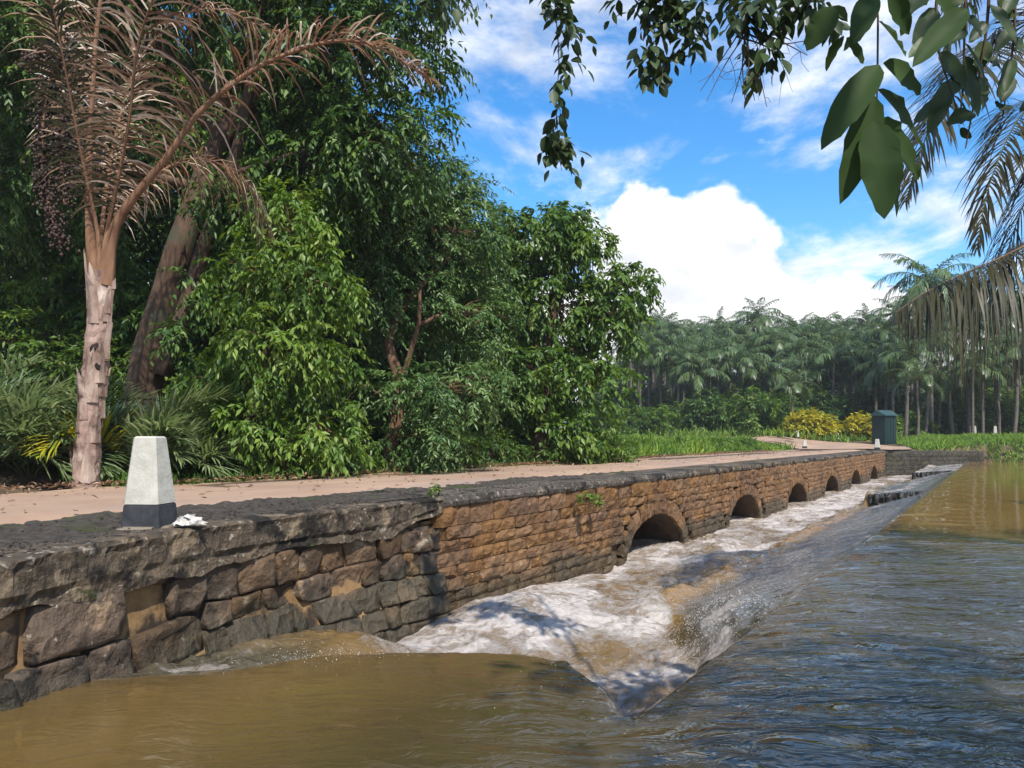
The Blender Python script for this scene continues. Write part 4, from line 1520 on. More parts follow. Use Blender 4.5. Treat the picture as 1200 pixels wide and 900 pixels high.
# short palm on the meadow's edge with separate fronds
def frond_palm(px, pbase, pcrown, zz, flen, label, seed, nf=14, leafm='palm_leaf', r=0.09, leafl=0.7, blades_n=34, name='palm_tree'):
    rng = np.random.default_rng(seed)
    p = W(px, pbase, zz)
    z0 = gz(p[0], p[1]) - 0.05
    t = empty(name, (p[0], p[1], z0))
    tag(t, label, 'palm tree')
    h = W(px, pcrown, zz)[2] - z0
    mb, top = palm_tube(h, r, rng.normal(size=2) * 0.05, seed)
    mb.build('trunk', M['bark_grey'], t, smooth=True)
    for k in range(nf):
        u = k / nf
        e0 = 80 - 70 * u + rng.normal() * 5
        q = rotz(frond_path(flen * rng.uniform(0.85, 1.1), e0, e0 - 80 - 40 * u, 12), k * 2.399) + top
        b, f, a = blades(q, blades_n, leafl, 0.055, rng, hang=0.5, segs=2)
        fr = add('frond', mesh_np('frond', b, f, False, None, {'var': a}), M[leafm], t)
        mb = MB(); mb.tube(q, np.linspace(0.035, 0.008, 12), 4, False)
        mb.build('rachis', M['rachis_green'], fr, smooth=True)
    return t


frond_palm(929, 508, 452, 58, 2.3, 'short palm standing alone at the edge of the meadow', 5)
frond_palm(1075, 505, 446, 54, 2.5, 'short broad palm with drooping grey green fronds behind the far bank', 6)
frond_palm(1140, 505, 430, 56, 2.6, 'dark short palm among the trunks behind the far bank', 7)
frond_palm(802, 500, 440, 66, 2.0, 'low palm with hanging fronds at the left of the grove', 8)

# understorey and far wood
for i, (px, py, zz, r, m, lab) in enumerate((
        (760, 500, 64, 1.5, 'leaf_mid', 'round green shrub at the grove edge beside the leafy roadside tree'),
        (800, 500, 66, 1.9, 'leaf_mid', 'broad green shrub under the front palms'),
        (845, 500, 65, 2.0, 'leaf_dark', 'dark shrub between palm trunks behind the meadow'),
        (885, 500, 61, 2.1, 'leaf_mid', 'large rounded shrub behind the meadow beside the short palm'),
        (870, 455, 72, 2.6, 'leaf_mid', 'tall leafy undergrowth deep in the grove'),
        (960, 495, 68, 2.3, 'leaf_dark', 'dark undergrowth behind the yellow bushes'),
        (1010, 490, 70, 2.6, 'leaf_dark', 'dark undergrowth behind the green hut'),
        (1062, 500, 60, 1.1, 'leaf_bright', 'small bright shrub just right of the green hut'),
        (1110, 495, 66, 2.6, 'leaf_mid', 'green undergrowth among the far bank trunks'),
        (1160, 490, 68, 2.8, 'leaf_bright', 'bright green undergrowth deep behind the far bank'),
        (1205, 490, 66, 2.8, 'leaf_mid', 'leafy undergrowth at the end of the far bank'),
        (740, 485, 74, 2.6, 'leaf_dark', 'dark undergrowth at the left end of the grove'),
        (905, 470, 78, 3.0, 'leaf_dark', 'dark thicket in the middle of the grove'),
        (1050, 470, 76, 3.2, 'leaf_dark', 'dark thicket behind the hut and the far bank'),
        (1140, 440, 84, 4.0, 'leaf_mid', 'tall thicket rising behind the far bank palms'),
        (1200, 420, 84, 4.5, 'leaf_mid', 'tall green thicket at the far right behind the palms'),
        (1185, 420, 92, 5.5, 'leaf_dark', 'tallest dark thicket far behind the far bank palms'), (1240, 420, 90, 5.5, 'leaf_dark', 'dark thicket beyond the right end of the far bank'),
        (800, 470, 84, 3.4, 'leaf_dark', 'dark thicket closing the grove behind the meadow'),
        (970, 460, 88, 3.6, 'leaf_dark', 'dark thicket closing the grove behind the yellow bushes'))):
    p = W(px, py, zz)
    bush('shrub', lab, (p[0], p[1], gz(p[0], p[1])), (r * 1.25, r * 1.25, r), m, 500 + i, per_m2=1.6, leaf=0.34, ntw=4, lpt=6, tw=0.55, droop=0.3)
# the wood beyond: reads as one dark mass
rng = np.random.default_rng(3)
n = 9000
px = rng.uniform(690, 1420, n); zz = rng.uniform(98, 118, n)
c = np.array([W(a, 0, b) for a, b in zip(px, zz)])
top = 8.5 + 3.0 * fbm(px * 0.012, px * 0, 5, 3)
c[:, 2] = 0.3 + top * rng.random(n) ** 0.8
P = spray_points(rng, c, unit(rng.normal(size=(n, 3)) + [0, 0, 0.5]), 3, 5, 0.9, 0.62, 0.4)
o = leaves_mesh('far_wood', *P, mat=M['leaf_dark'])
tag(o, 'dark mass of forest closing the view behind the palm grove', 'forest', kind='stuff')

# croton-like yellow bushes by the hut
for i, (px, zz, r, lab) in enumerate(((950, 57, 1.5, 'bright yellow green bush in front of the grove'), (978, 58, 1.0, 'yellow green bush joined to the larger yellow one'), (1008, 57, 1.35, 'yellowish bush right beside the green hut'))):
    p = W(px, 512, zz)
    bush('ornamental_bush', lab, (p[0], p[1], gz(p[0], p[1])), (r, r, r * 0.75), 'leaf_yellow', 600 + i, per_m2=4, leaf=0.24, ntw=5, lpt=6, tw=0.3, droop=0.2)


# ------------------------------------------------------------------ meadow and far bank grass
def grass_patch(name, label, inside, xr, yr, n, h, mat, seed, hf=None, wd=0.02):
    rng = np.random.default_rng(seed)
    x = rng.uniform(*xr, n * 3); y = rng.uniform(*yr, n * 3)
    ok = inside(x, y)
    x, y = x[ok][:n], y[ok][:n]
    z = ground_z(x, y)
    clump = fbm(x * 0.7, y * 0.7, seed, 4)
    L = h * (0.45 + 1.2 * clump) * rng.uniform(0.6, 1.2, len(x))
    pos = np.stack([x, y, z - 0.02], 1)
    d = np.array([0, 0, 1.0]) + rng.normal(size=pos.shape) * 0.42
    nrm = rng.normal(size=pos.shape) + [0.3, -0.4, 0.6]
    var = np.clip(clump * 0.9 + rng.normal(size=len(x)) * 0.16, 0, 1)
    o = leaves_mesh(name, pos, d, nrm, L, wd * rng.uniform(0.7, 1.6, len(x)), var, mat=M[mat])
    tag(o, label, 'grass', kind='stuff')
    return o


grass_patch('meadow_grass', 'bright green rough meadow beside the far half of the dirt road',
            lambda x, y: (x < -10.1 - 0.3 * np.sin(y)) & (y > 22) & (y < 47 + (x + 10) * -0.1), (-34, -10.0), (22, 50), 90000, 0.46, 'grass', 21, wd=0.05)
grass_patch('bank_grass', 'long green grass on the far bank beyond the pool',
            lambda x, y: np.where(x < -0.55, ((x + 5.24) * -0.8839 + (y - 46.42) * 0.4677 > 0.45) & (x > -3.9 - 0.25 * (y - 50)) & (x > -6.5), (y > 55.8) | (x > bank_right(y) + 0.5)), (-6, 14), (38, 66), 60000, 0.36, 'grass', 22, wd=0.05)
grass_patch('verge_grass', 'green grass and weeds fringing the far side of the dirt road',
            lambda x, y: (x < -10.0 + 0.35 * fbm(y * 1.2, y * 0, 9, 3)), (-11.6, -9.75), (6, 24), 7000, 0.24, 'leaf_mid', 23, wd=0.045)
grass_patch('grove_grass', 'green ground cover in front of the palm trunks',
            lambda x, y: (y > 58) & ((y - 64) * 0.5 - x > 6), (-60, -6), (50, 84), 22000, 0.7, 'grass', 24, wd=0.09)
# weeds and low leafy plants on the meadow's road edge
for i in range(9):
    yy = 23 + i * 2.3
    bush('weed_clump', 'low leafy weed clump along the meadow edge of the road', (-10.9 - (i * 37 % 5) * 0.25, yy, -0.05), (0.7, 0.9, 0.40), 'leaf_bright' if i % 2 else 'leaf_mid', 650 + i,
         per_m2=6, leaf=0.13, tw=0.2, group='weed clumps along the meadow', cat='weeds')
mb = MB()
v = []
for i in range(18):
    for j in range(10):
        x, y = i / 17 * 7 - 3.5, j / 9 * 4 - 2
        v.append((x, y, max(-0.3, 0.95 * math.exp(-(x / 2.2) ** 2 - (y / 1.1) ** 2) + 0.25 * (float(fbm(np.array([x]), np.array([y]), 4, 3)[0]) - 0.5))))
mb.add(v, [(i * 10 + j, (i + 1) * 10 + j, (i + 1) * 10 + j + 1, i * 10 + j + 1) for i in range(17) for j in range(9)])
p = W(592, 508, 30)
mo = mb.build('earth_mound', M['red_earth'], smooth=True, loc=(p[0], p[1], 0.05), rot=(0, 0, PSI))
tag(mo, 'reddish bare earth mound behind the roadside trees', 'mound', kind='structure')

# brown leaf litter along the far road edge and scattered on the dirt
rng = np.random.default_rng(88)
n = 5200
y = rng.uniform(2, 40, n)
x = np.where(rng.random(n) < 0.88, -9.85 + rng.normal(0, 0.22, n) + 0.25 * np.sin(y * 0.9), rng.uniform(-9.6, -6.4, n))
pos = np.stack([x, y, 0.045 + 0.03 * rng.random(n)], 1)
d = unit(rng.normal(size=(n, 3)) * [1, 1, 0.25])
o = leaves_mesh('leaf_litter', pos, d, np.array([0, 0, 1.0]) + rng.normal(size=(n, 3)) * 0.3, rng.uniform(0.04, 0.11, n), rng.uniform(0.015, 0.04, n), np.clip(rng.normal(0.25, 0.2, n), 0, 1), mat=M['dry_leaf'])
tag(o, 'dry brown leaf litter along the far edge of the dirt road', 'leaf litter', kind='stuff')

# ------------------------------------------------------------------ roadside trees
# 1: great leaning tree over the dead palm
D = 14.5
tree('leaning_tree', 'big dark tree leaning over the road behind the dead palm',
     [W(160, 556, D), W(170, 440, D), W(198, 335, D), W(228, 240, D + 0.2), W(268, 150, D + 0.4), W(330, 85, D + 0.4)], (0.34, 0.17),
     [(W(a, b, c), r) for a, b, c, r in ((60, 40, 15, 2.0), (190, -70, 15, 2.4), (330, -20, 14.2, 1.8), (425, 60, 14.2, 1.55), (455, 165, 14, 1.1),
                                         (385, 190, 14.6, 1.35), (310, 255, 15.2, 1.1), (40, 190, 16.5, 1.9), (450, -60, 14.5, 1.6), (20, -60, 14.5, 2.0), (345, 120, 15.5, 1.2), (262, 225, 13.9, 0.5), (205, 385, 13.9, 0.35), (232, 330, 13.9, 0.3))],
     'leaf_dark', 'bark_dark', 1, per_m2=4.6, ntw=5, lpt=10, tw_len=0.5, leaf=0.15, droop=0.75,
     stems=[([W(190, 440, 14.3), W(222, 345, 14.4), W(248, 262, 14.4), W(275, 190, 14.2), W(300, 60, 14)], 0.17, 0.08)])
# 2: bright young foliage in front of it
tree('sapling_tree', 'bright light green drooping tree beside the leaning trunk',
     [W(285, 562, 12.6), W(292, 500, 12.7), W(310, 420, 12.9), W(330, 330, 13)], (0.06, 0.035),
     [(W(a, b, c), r) for a, b, c, r in ((300, 325, 12.9, 0.75), (360, 330, 13.1, 0.85), (325, 405, 12.6, 0.85), (262, 445, 12.9, 0.55), (380, 420, 13.4, 0.65), (300, 495, 12.6, 0.6), (375, 500, 12.9, 0.6), (340, 265, 13.4, 0.8))],
     'leaf_bright', 'bark_red', 2, per_m2=8.5, ntw=4, lpt=9, tw_len=0.42, leaf=0.14, droop=0.9)
# 3: layered tree with reddish trunk
tree('layered_tree', 'feathery green tree with reddish trunk and layered drooping branches',
     [W(456, 553, 15.3), W(463, 500, 15.4), W(466, 440, 15.5), W(455, 398, 15.6), W(480, 350, 15.8), W(525, 300, 16.2)], (0.15, 0.06),
     [(W(a, b, c), r) for a, b, c, r in ((450, 270, 16, (1.4, 1.4, 1.0)), (525, 265, 16.6, (1.1, 1.1, 0.8)), (535, 220, 17, (0.7, 0.7, 0.45)), (490, 345, 16.6, (1.2, 1.2, 0.6)),
                                         (545, 375, 16.6, (1.0, 1.0, 0.6)), (405, 450, 16.0, (0.85, 0.85, 0.55)), (525, 455, 15.3, (1.15, 1.15, 0.42)), (545, 310, 17.2, (0.9, 0.9, 0.6)),
                                         (505, 510, 14.9, (0.8, 0.8, 0.30)), (430, 340, 16, (1.0, 1.0, 0.8)), (470, 200, 16.2, (1.0, 1.0, 0.8)))],
     'leaf_blue', 'bark_red', 3, per_m2=6.5, ntw=5, lpt=12, tw_len=0.55, leaf=0.125, droop=0.5, flat=0.65, aspect=0.33,
     stems=[([W(470, 450, 15.5), W(490, 380, 15.4), W(492, 340, 15.3)], 0.07, 0.03)])
# 4: rounded tree standing at the road edge
tree('rounded_tree', 'tall rounded leafy tree standing alone at the road edge',
     [W(632, 541, 20.6), W(636, 480, 20.6), W(640, 420, 20.8), W(650, 350, 21), W(655, 290, 21)], (0.24, 0.08),
     [(W(a, b, c), r) for a, b, c, r in ((640, 285, 21, 1.15), (598, 275, 21.2, 0.85), (688, 300, 21, 0.95), (738, 335, 20.6, 0.72), (655, 360, 21, 1.25), (715, 375, 20.6, 0.9),
                                         (595, 345, 21.5, 0.95), (640, 440, 20.3, 1.1), (697, 450, 20.1, 0.9), (600, 425, 21, 0.85), (690, 505, 19.9, 0.6), (655, 505, 20.0, 0.55), (575, 310, 21.6, 0.7), (668, 262, 21, 0.6))],
     'leaf_mid', 'bark_dark', 4, per_m2=5.2, ntw=5, lpt=8, tw_len=0.40, leaf=0.18, droop=0.85, aspect=0.42,
     stems=[([W(648, 520, 20.5), W(660, 440, 20.6), W(690, 360, 20.7), W(725, 340, 20.7)], 0.12, 0.04), ([W(640, 450, 20.7), W(615, 360, 21), W(600, 290, 21.2)], 0.11, 0.04)])
# 5..: trees of the wood behind
for i, (tr_, rad, lobes, lf, lab, leaf) in enumerate((
        ([W(575, 530, 27), W(572, 420, 27), W(570, 330, 27)], (0.2, 0.1), ((560, 310, 27, 1.7), (585, 390, 26.5, 1.8), (545, 420, 26, 1.7), (560, 480, 25, 1.2), (610, 480, 27, 1.1)), 'leaf_dark', 'dark tree in the wood between the feathery tree and the rounded tree', 0.2),
        ([W(50, 520, 22), W(55, 300, 22), W(60, 100, 22)], (0.3, 0.15), ((40, 80, 22, 3.2), (130, 190, 21, 2.2), (0, 270, 20, 2.4), (60, 380, 19, 1.6), (-40, 100, 20, 2.8)), 'leaf_dark', 'dark forest tree filling the wood behind the dead palm', 0.19),
        ([W(260, 530, 21), W(255, 330, 21), W(250, 130, 22)], (0.25, 0.12), ((235, 130, 22, 2.0), (190, 380, 19, 1.6), (340, 300, 20, 2.0), (255, 480, 17.5, 1.2), (400, 280, 21, 2.0), (330, 30, 23, 2.3)), 'leaf_mid', 'forest tree standing behind the leaning trunk', 0.18),
        ([W(400, 540, 20), W(405, 430, 20), W(410, 330, 21)], (0.2, 0.1), ((410, 380, 20, 1.7), (370, 480, 17.5, 1.2), (450, 470, 19, 1.4), (500, 420, 20, 1.5), (490, 330, 21, 1.6), (440, 520, 18, 1.0)), 'leaf_dark', 'dark forest tree behind the feathery tree', 0.18),
        ([W(100, 540, 18), W(110, 430, 18), W(120, 330, 18)], (0.12, 0.06), ((110, 440, 17.5, 1.3), (20, 420, 17, 1.3), (170, 500, 16, 0.9), (110, 340, 18.5, 1.4)), 'leaf_mid', 'small forest tree behind the strap leaved clump', 0.15),
        ([W(525, 540, 24), W(520, 440, 24), W(520, 350, 24)], (0.14, 0.07), ((520, 340, 24, 1.5), (500, 270, 24, 1.4), (540, 480, 22, 1.2), (590, 520, 23, 0.8)), 'leaf_mid', 'slim forest tree behind the layered branches', 0.17))):
    tree('forest_tree', lab, tr_, rad, [(W(a, b, c), r) for a, b, c, r in lobes], lf, 'bark_dark', 30 + i, per_m2=4.0, ntw=4, lpt=9, tw_len=0.55, leaf=leaf, droop=0.6)
# the wood behind them reads as one mass of leaves
rng = np.random.default_rng(33)
n = 15000
px = rng.uniform(-260, 640, n); zz = rng.uniform(24, 36, n)
topy = np.interp(px, [-260, 120, 220, 300, 400, 500, 560, 640], [-150, -150, 60, 40, 120, 200, 290, 400]) + 60 * (fbm(px * 0.02, px * 0, 5, 3) - 0.5)
yy = topy + (520 - topy) * rng.random(n) ** 0.85
c = np.array([W(a, b, d) for a, b, d in zip(px, yy, zz)])
P = spray_points(rng, c, unit(rng.normal(size=(n, 3)) + [0.3, -0.3, 0.5]), 4, 6, 0.65, 0.30, 0.6)
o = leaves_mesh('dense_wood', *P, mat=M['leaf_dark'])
tag(o, 'dense dark mass of forest behind the roadside trees', 'forest', kind='stuff')
# roadside bushes
rng = np.random.default_rng(15)
for i, (px, zz, r, m, lab) in enumerate(((232, 12.4, 0.42, 'leaf_mid', 'small roadside bush right of the marker post'), (330, 12.9, 0.5, 'leaf_bright', 'light green roadside bush under the bright drooping tree'), (270, 12.7, 0.35, 'leaf_dark', 'dark low bush below the bright drooping tree'),
                                    (385, 13.8, 0.5, 'leaf_dark', 'dark bush left of the reddish trunk'), (420, 14.6, 0.45, 'leaf_mid', 'leafy bush just left of the reddish trunk'), (505, 16, 0.5, 'leaf_dark', 'dark bush right of the reddish trunk'),
                                    (545, 17.4, 0.5, 'leaf_mid', 'green bush between the feathery tree and the rounded tree'), (585, 19, 0.55, 'leaf_dark', 'dark bush at the left foot of the rounded tree'), (610, 20, 0.4, 'leaf_mid', 'small leafy bush beside the rounded tree trunk'),
                                    (720, 21.3, 0.6, 'leaf_bright', 'bright bush at the right foot of the rounded tree'), (690, 20.5, 0.45, 'leaf_mid', 'low bush close right of the rounded tree trunk'), (350, 16, 0.9, 'leaf_dark', 'tall dark bush deep behind the bright drooping tree'), (460, 18, 0.9, 'leaf_dark', 'tall dark bush behind the reddish trunk'))):
    p = W(px, 530, zz)
    bush('roadside_bush', lab, (p[0], p[1], -0.08), (r * 1.2, r * 1.2, r), m, 700 + i, per_m2=9, leaf=0.105, ntw=4, lpt=7, tw=0.24, droop=0.55)


# ------------------------------------------------------------------ strap-leaved clump at the left
def strap_clump(px, zz, label, seed, nf=9, flen=1.7, group=None):
    rng = np.random.default_rng(seed)
    p = W(px, 560, zz)
    t = empty('strap_leaf_plant', (p[0], p[1], -0.05))
    tag(t, label, 'plant', group)
    for k in range(nf):
        az = k * 2.399 + rng.normal() * 0.25
        e0 = rng.uniform(52, 86)
        q = rotz(frond_path(flen * rng.uniform(0.75, 1.2), e0, e0 - rng.uniform(70, 115), 12), az)
        b, f, a = blades(q, 34, 0.85, 0.042, rng, hang=0.35, angle=(48, 18), vee=0.45, segs=3, start=0.2, jitter=0.16)
        fr = add('frond', mesh_np('frond', b, f, False, None, {'var': a}), M['strap'] if rng.random() < 0.94 else M['leaf_yellow'], t)
        mb = MB(); mb.tube(q, np.linspace(0.022, 0.005, 12), 4, False)
        mb.build('rachis', M['rachis_green'], fr, smooth=True)
    return t


for i, (px, zz, fl, lab) in enumerate(((-30, 10.9, 1.9, 'grey green strap leaved plant at the far left of the road edge'), (35, 11.4, 2.0, 'tall strap leaved plant left of the dead palm'), (80, 11.9, 1.9, 'strap leaved plant just behind the dead palm'),
                                   (150, 12.0, 1.8, 'strap leaved plant between the dead palm and the marker post'), (-60, 12.6, 2.3, 'large strap leaved plant behind the roadside ones'), (20, 12.8, 2.3, 'large strap leaved plant in the second row behind the dead palm'), (215, 12.4, 1.1, 'small strap leaved plant right of the marker post'))):
    strap_clump(px, zz, lab, 800 + i, 20, fl * 1.12)

# ------------------------------------------------------------------ the dead palm
D = 10.45
base = W(100, 571, D)
base[2] = -0.03
dp = empty('dead_palm', tuple(base))
tag(dp, 'ragged palm with peeling pinkish trunk and dry brown fronds by the road', 'palm tree')
path = spline([base, W(104, 500, D), W(111, 430, D), W(116, 370, D), W(119, 318, D)], 40)
rng = np.random.default_rng(51)
rad = np.interp(np.linspace(0, 1, 40), [0, 0.06, 0.3, 0.6, 0.85, 1], [0.190, 0.175, 0.150, 0.155, 0.145, 0.135])
v, f = tube(path - base, rad, 14, True, 0.07, 5)
mb = MB(); mb.add(v, f)
mb.build('trunk', M['palm_bark'], dp, smooth=False)
# old leaf bases, split and peeling off the trunk
M['boot'] = bark_mat('boot', (0.13, 0.075, 0.055), (0.50, 0.39, 0.32), (0.06, 0.035, 0.028), scale=6, stretch=0.3, bump_s=0.8)
for k in range(26):
    s = rng.uniform(0.03, 0.95)
    i = int(s * 39)
    az = rng.uniform(0, 6.28)
    c = path[i] - base
    r_ = rad[i]
    hh = rng.uniform(0.35, 0.75); wd = rng.uniform(0.14, 0.27)
    vs_ = []
    fl_ = rng.uniform(0.01, 0.09)
    for q in range(5):
        u = q / 4
        out = r_ * 0.97 + 0.012 + fl_ * u * u
        half = wd / r_ / 2 * (1 - 0.75 * u ** 1.6)
        for (aa, th) in ((az - half, 0), (az, 0.018), (az + half, 0), (az, -0.012)):
            vs_.append((c[0] + math.cos(aa) * (out + th), c[1] + math.sin(aa) * (out + th), c[2] + (u - 0.3) * hh + (0.05 * rng.normal() if q == 4 else 0)))
    ff = [(a * 4 + j, a * 4 + (j + 1) % 4, (a + 1) * 4 + (j + 1) % 4, (a + 1) * 4 + j) for a in range(4) for j in range(4)] + [(16, 17, 18, 19)]
    mb = MB(); mb.add(vs_, ff)
    mb.build('leaf_base', M['boot'], dp)
# broken hollows as dark bulged lenses, their inner shade put into the colour
M['hollow_shade'] = flat_mat('hollow_shade', (0.010, 0.008, 0.007), (0.03, 0.022, 0.018), scale=12)
for (px, py, sx, sz) in ((108, 408, 0.075, 0.16), (112, 428, 0.05, 0.10), (98, 556, 0.07, 0.10)):
    c = W(px, py, D - 0.16) - base
    mb = MB()
    vv = [(0, 0, 0)]
    for q in range(10):
        a = q / 10 * 6.283
        rr = rng.uniform(0.7, 1.15)
        vv.append((math.cos(a) * sx * rr, 0, math.sin(a) * sz * rr))
    vv = [(x, 0.03 if i else -0.012, z) for i, (x, y, z) in enumerate(vv)] + [(x * 0.9, 0.10, z * 0.9) for (x, y, z) in vv[1:]]
    ff = [(0, 1 + q, 1 + (q + 1) % 10) for q in range(10)] + [(1 + q, 11 + q, 11 + (q + 1) % 10, 1 + (q + 1) % 10) for q in range(10)]
    mb.add(vv, ff)
    mb.build('hollow_shade', M['hollow_shade'], dp, loc=tuple(c), rot=(0, 0, PSI))


def dry_frond(pts, n, L, wd, hang, seed, r0=0.05, vee=0.25, ang=(70, 25), start=0.12, mat='dry_leaf', rm='rachis_dry', parent=None, org=None, both=True, jit=0.30, upref=(0, 0, 1)):
    rng = np.random.default_rng(seed)
    q = spline(pts, 24)
    b, f, a = blades(q, n, L, wd, rng, hang=hang, angle=ang, vee=vee, segs=4, start=start, jitter=jit, both=both, upref=upref)
    fr = add('frond', mesh_np('frond', b - org, f, False, None, {'var': a}), M[mat], parent)
    tt = np.linspace(0, 1, 24)
    mb = MB(); mb.tube(q - org, r0 * (0.10 + 0.38 * (1 - tt) + 0.62 * np.exp(-tt * 9)), 7, False)
    mb.build('rachis', M[rm], fr, smooth=True)
    return fr


# the long frond arching to the right, the upright ones, and those leaving the top of the view
dry_frond([W(123, 335, D), W(132, 275, D), W(150, 240, D - 0.1), W(195, 185, D - 0.2), W(240, 125, D - 0.3), W(320, 70, D - 0.4), W(420, 48, D - 0.5), W(512, 98, D - 0.6)], 95, 1.02, 0.032, 0.7, 1, 0.115, 0.55, (72, 25), 0.30, parent=dp, org=base)
dry_frond([W(113, 335, D), W(106, 275, D), W(104, 200, D), W(108, 110, D), W(118, 0, D), W(150, -130, D), W(230, -210, D)], 103, 1.15, 0.032, 0.6, 2, 0.10, 0.2, (75, 35), 0.18, parent=dp, org=base)
dry_frond([W(119, 325, D), W(126, 270, D), W(150, 150, D - 0.5), W(165, 40, D - 1.0), W(215, -60, D - 1.5), W(300, -60, D - 1.9)], 92, 1.05, 0.032, 0.7, 3, 0.055, 0.2, (75, 30), 0.2, parent=dp, org=base)
dry_frond([W(116, 325, D), W(110, 270, D + 0.1), W(92, 160, D + 0.4), W(72, 40, D + 0.8), W(30, -60, D + 1.2), W(-60, -70, D + 1.4)], 92, 1.0, 0.032, 0.7, 4, 0.055, 0.2, (75, 30), 0.2, parent=dp, org=base)
dry_frond([W(118, 325, D), W(119, 270, D + 0.2), W(135, 160, D + 0.7), W(170, 60, D + 1.2), W(240, 10, D + 1.5), W(330, 40, D + 1.7)], 92, 1.0, 0.032, 0.8, 5, 0.05, 0.2, (75, 30), 0.2, parent=dp, org=base)
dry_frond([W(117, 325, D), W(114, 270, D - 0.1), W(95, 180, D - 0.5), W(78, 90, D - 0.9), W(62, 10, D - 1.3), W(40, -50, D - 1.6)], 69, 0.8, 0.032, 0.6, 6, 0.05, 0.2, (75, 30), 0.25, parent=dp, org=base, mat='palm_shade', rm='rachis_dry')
dry_frond([W(120, 325, D), W(128, 268, D), W(170, 215, D + 0.5), W(230, 185, D + 0.9), W(290, 215, D + 1.2), W(320, 280, D + 1.3)], 69, 0.8, 0.032, 0.9, 7, 0.045, 0.1, (75, 30), 0.2, parent=dp, org=base)
# hanging seed spray, dark and knobbly
rng = np.random.default_rng(61)
for j, (pts, n) in enumerate((([W(80, 45, D - 0.3), W(62, 80, D - 0.4), W(52, 130, D - 0.4), W(50, 200, D - 0.4), W(70, 290, D - 0.4)], 900), ([W(85, 60, D - 0.2), W(78, 120, D - 0.3), W(72, 180, D - 0.3), W(76, 240, D - 0.3)], 650), ([W(75, 60, D - 0.2), W(48, 62, D - 0.3), W(32, 80, D - 0.3)], 250))):
    q = spline(pts, n)
    c = q + rng.normal(size=q.shape) * np.array([0.065, 0.065, 0.05])
    r_ = rng.uniform(0.012, 0.03, n)
    dv = np.array([(1, 0, 0), (-1, 0, 0), (0, 1, 0), (0, -1, 0), (0, 0, 1.2), (0, 0, -1.2)])
    V = (c[:, None, :] + dv[None] * r_[:, None, None] - base).reshape(-1, 3)
    tri = np.array([(0, 2, 4), (2, 1, 4), (1, 3, 4), (3, 0, 4), (2, 0, 5), (1, 2, 5), (3, 1, 5), (0, 3, 5)])
    F = (np.arange(n)[:, None, None] * 6 + tri[None]).reshape(-1, 3)
    so = tag(add('seed_spray', mesh_np('seed_spray', V, F), M['seed'], dp), kind='stuff')
    mb = MB(); mb.tube(q[::max(1, n // 12)] - base, 0.018, 5, False)
    mb.build('stalk', M['rachis_dry'], so)

# ------------------------------------------------------------------ marker posts
M['whitewash'] = flat_mat('whitewash', (0.37, 0.355, 0.30), (0.50, 0.485, 0.42), scale=9, rough=0.9, c3=(0.40, 0.37, 0.28), t3=(0.60, 0.74), s3=5, bump_s=0.35)
M['black_band'] = flat_mat('black_band', (0.020, 0.022, 0.026), (0.055, 0.057, 0.062), scale=9, rough=0.8, c3=(0.12, 0.115, 0.11), t3=(0.64, 0.74), s3=7)
M['sand_base'] = flat_mat('sand_base', (0.14, 0.115, 0.085), (0.26, 0.215, 0.16), scale=14, bump_s=0.8)


def marker(loc, rz, s=1.0, h=0.66, label='', group=None, big=True):
    t = empty('marker_post', loc, rz)
    tag(t, label, 'marker post', group)

    def frus(name, z0, z1, w0, w1, mat):
        mb = MB()
        rings = []
        for (z_, w_) in ((z0, w0), (z1 - 0.012, w1), (z1, w1 - 0.012)):
            c = 0.018
            rings.append([(-w_ + c, -w_, z_), (w_ - c, -w_, z_), (w_, -w_ + c, z_), (w_, w_ - c, z_), (w_ - c, w_, z_), (-w_ + c, w_, z_), (-w_, w_ - c, z_), (-w_, -w_ + c, z_)])
        vv = [tuple(x * s for x in p) for r_ in rings for p in r_]
        ff = [(a * 8 + k, a * 8 + (k + 1) % 8, (a + 1) * 8 + (k + 1) % 8, (a + 1) * 8 + k) for a in range(2) for k in range(8)] + [tuple(range(16, 24)), tuple(range(7, -1, -1))]
        mb.add(vv, ff)
        mb.build(name, mat, t)
    frus('black_base', -0.03, 0.165, 0.148, 0.134, M['black_band'])
    frus('pillar', 0.165, h, 0.133, 0.086, M['whitewash'])
    return t


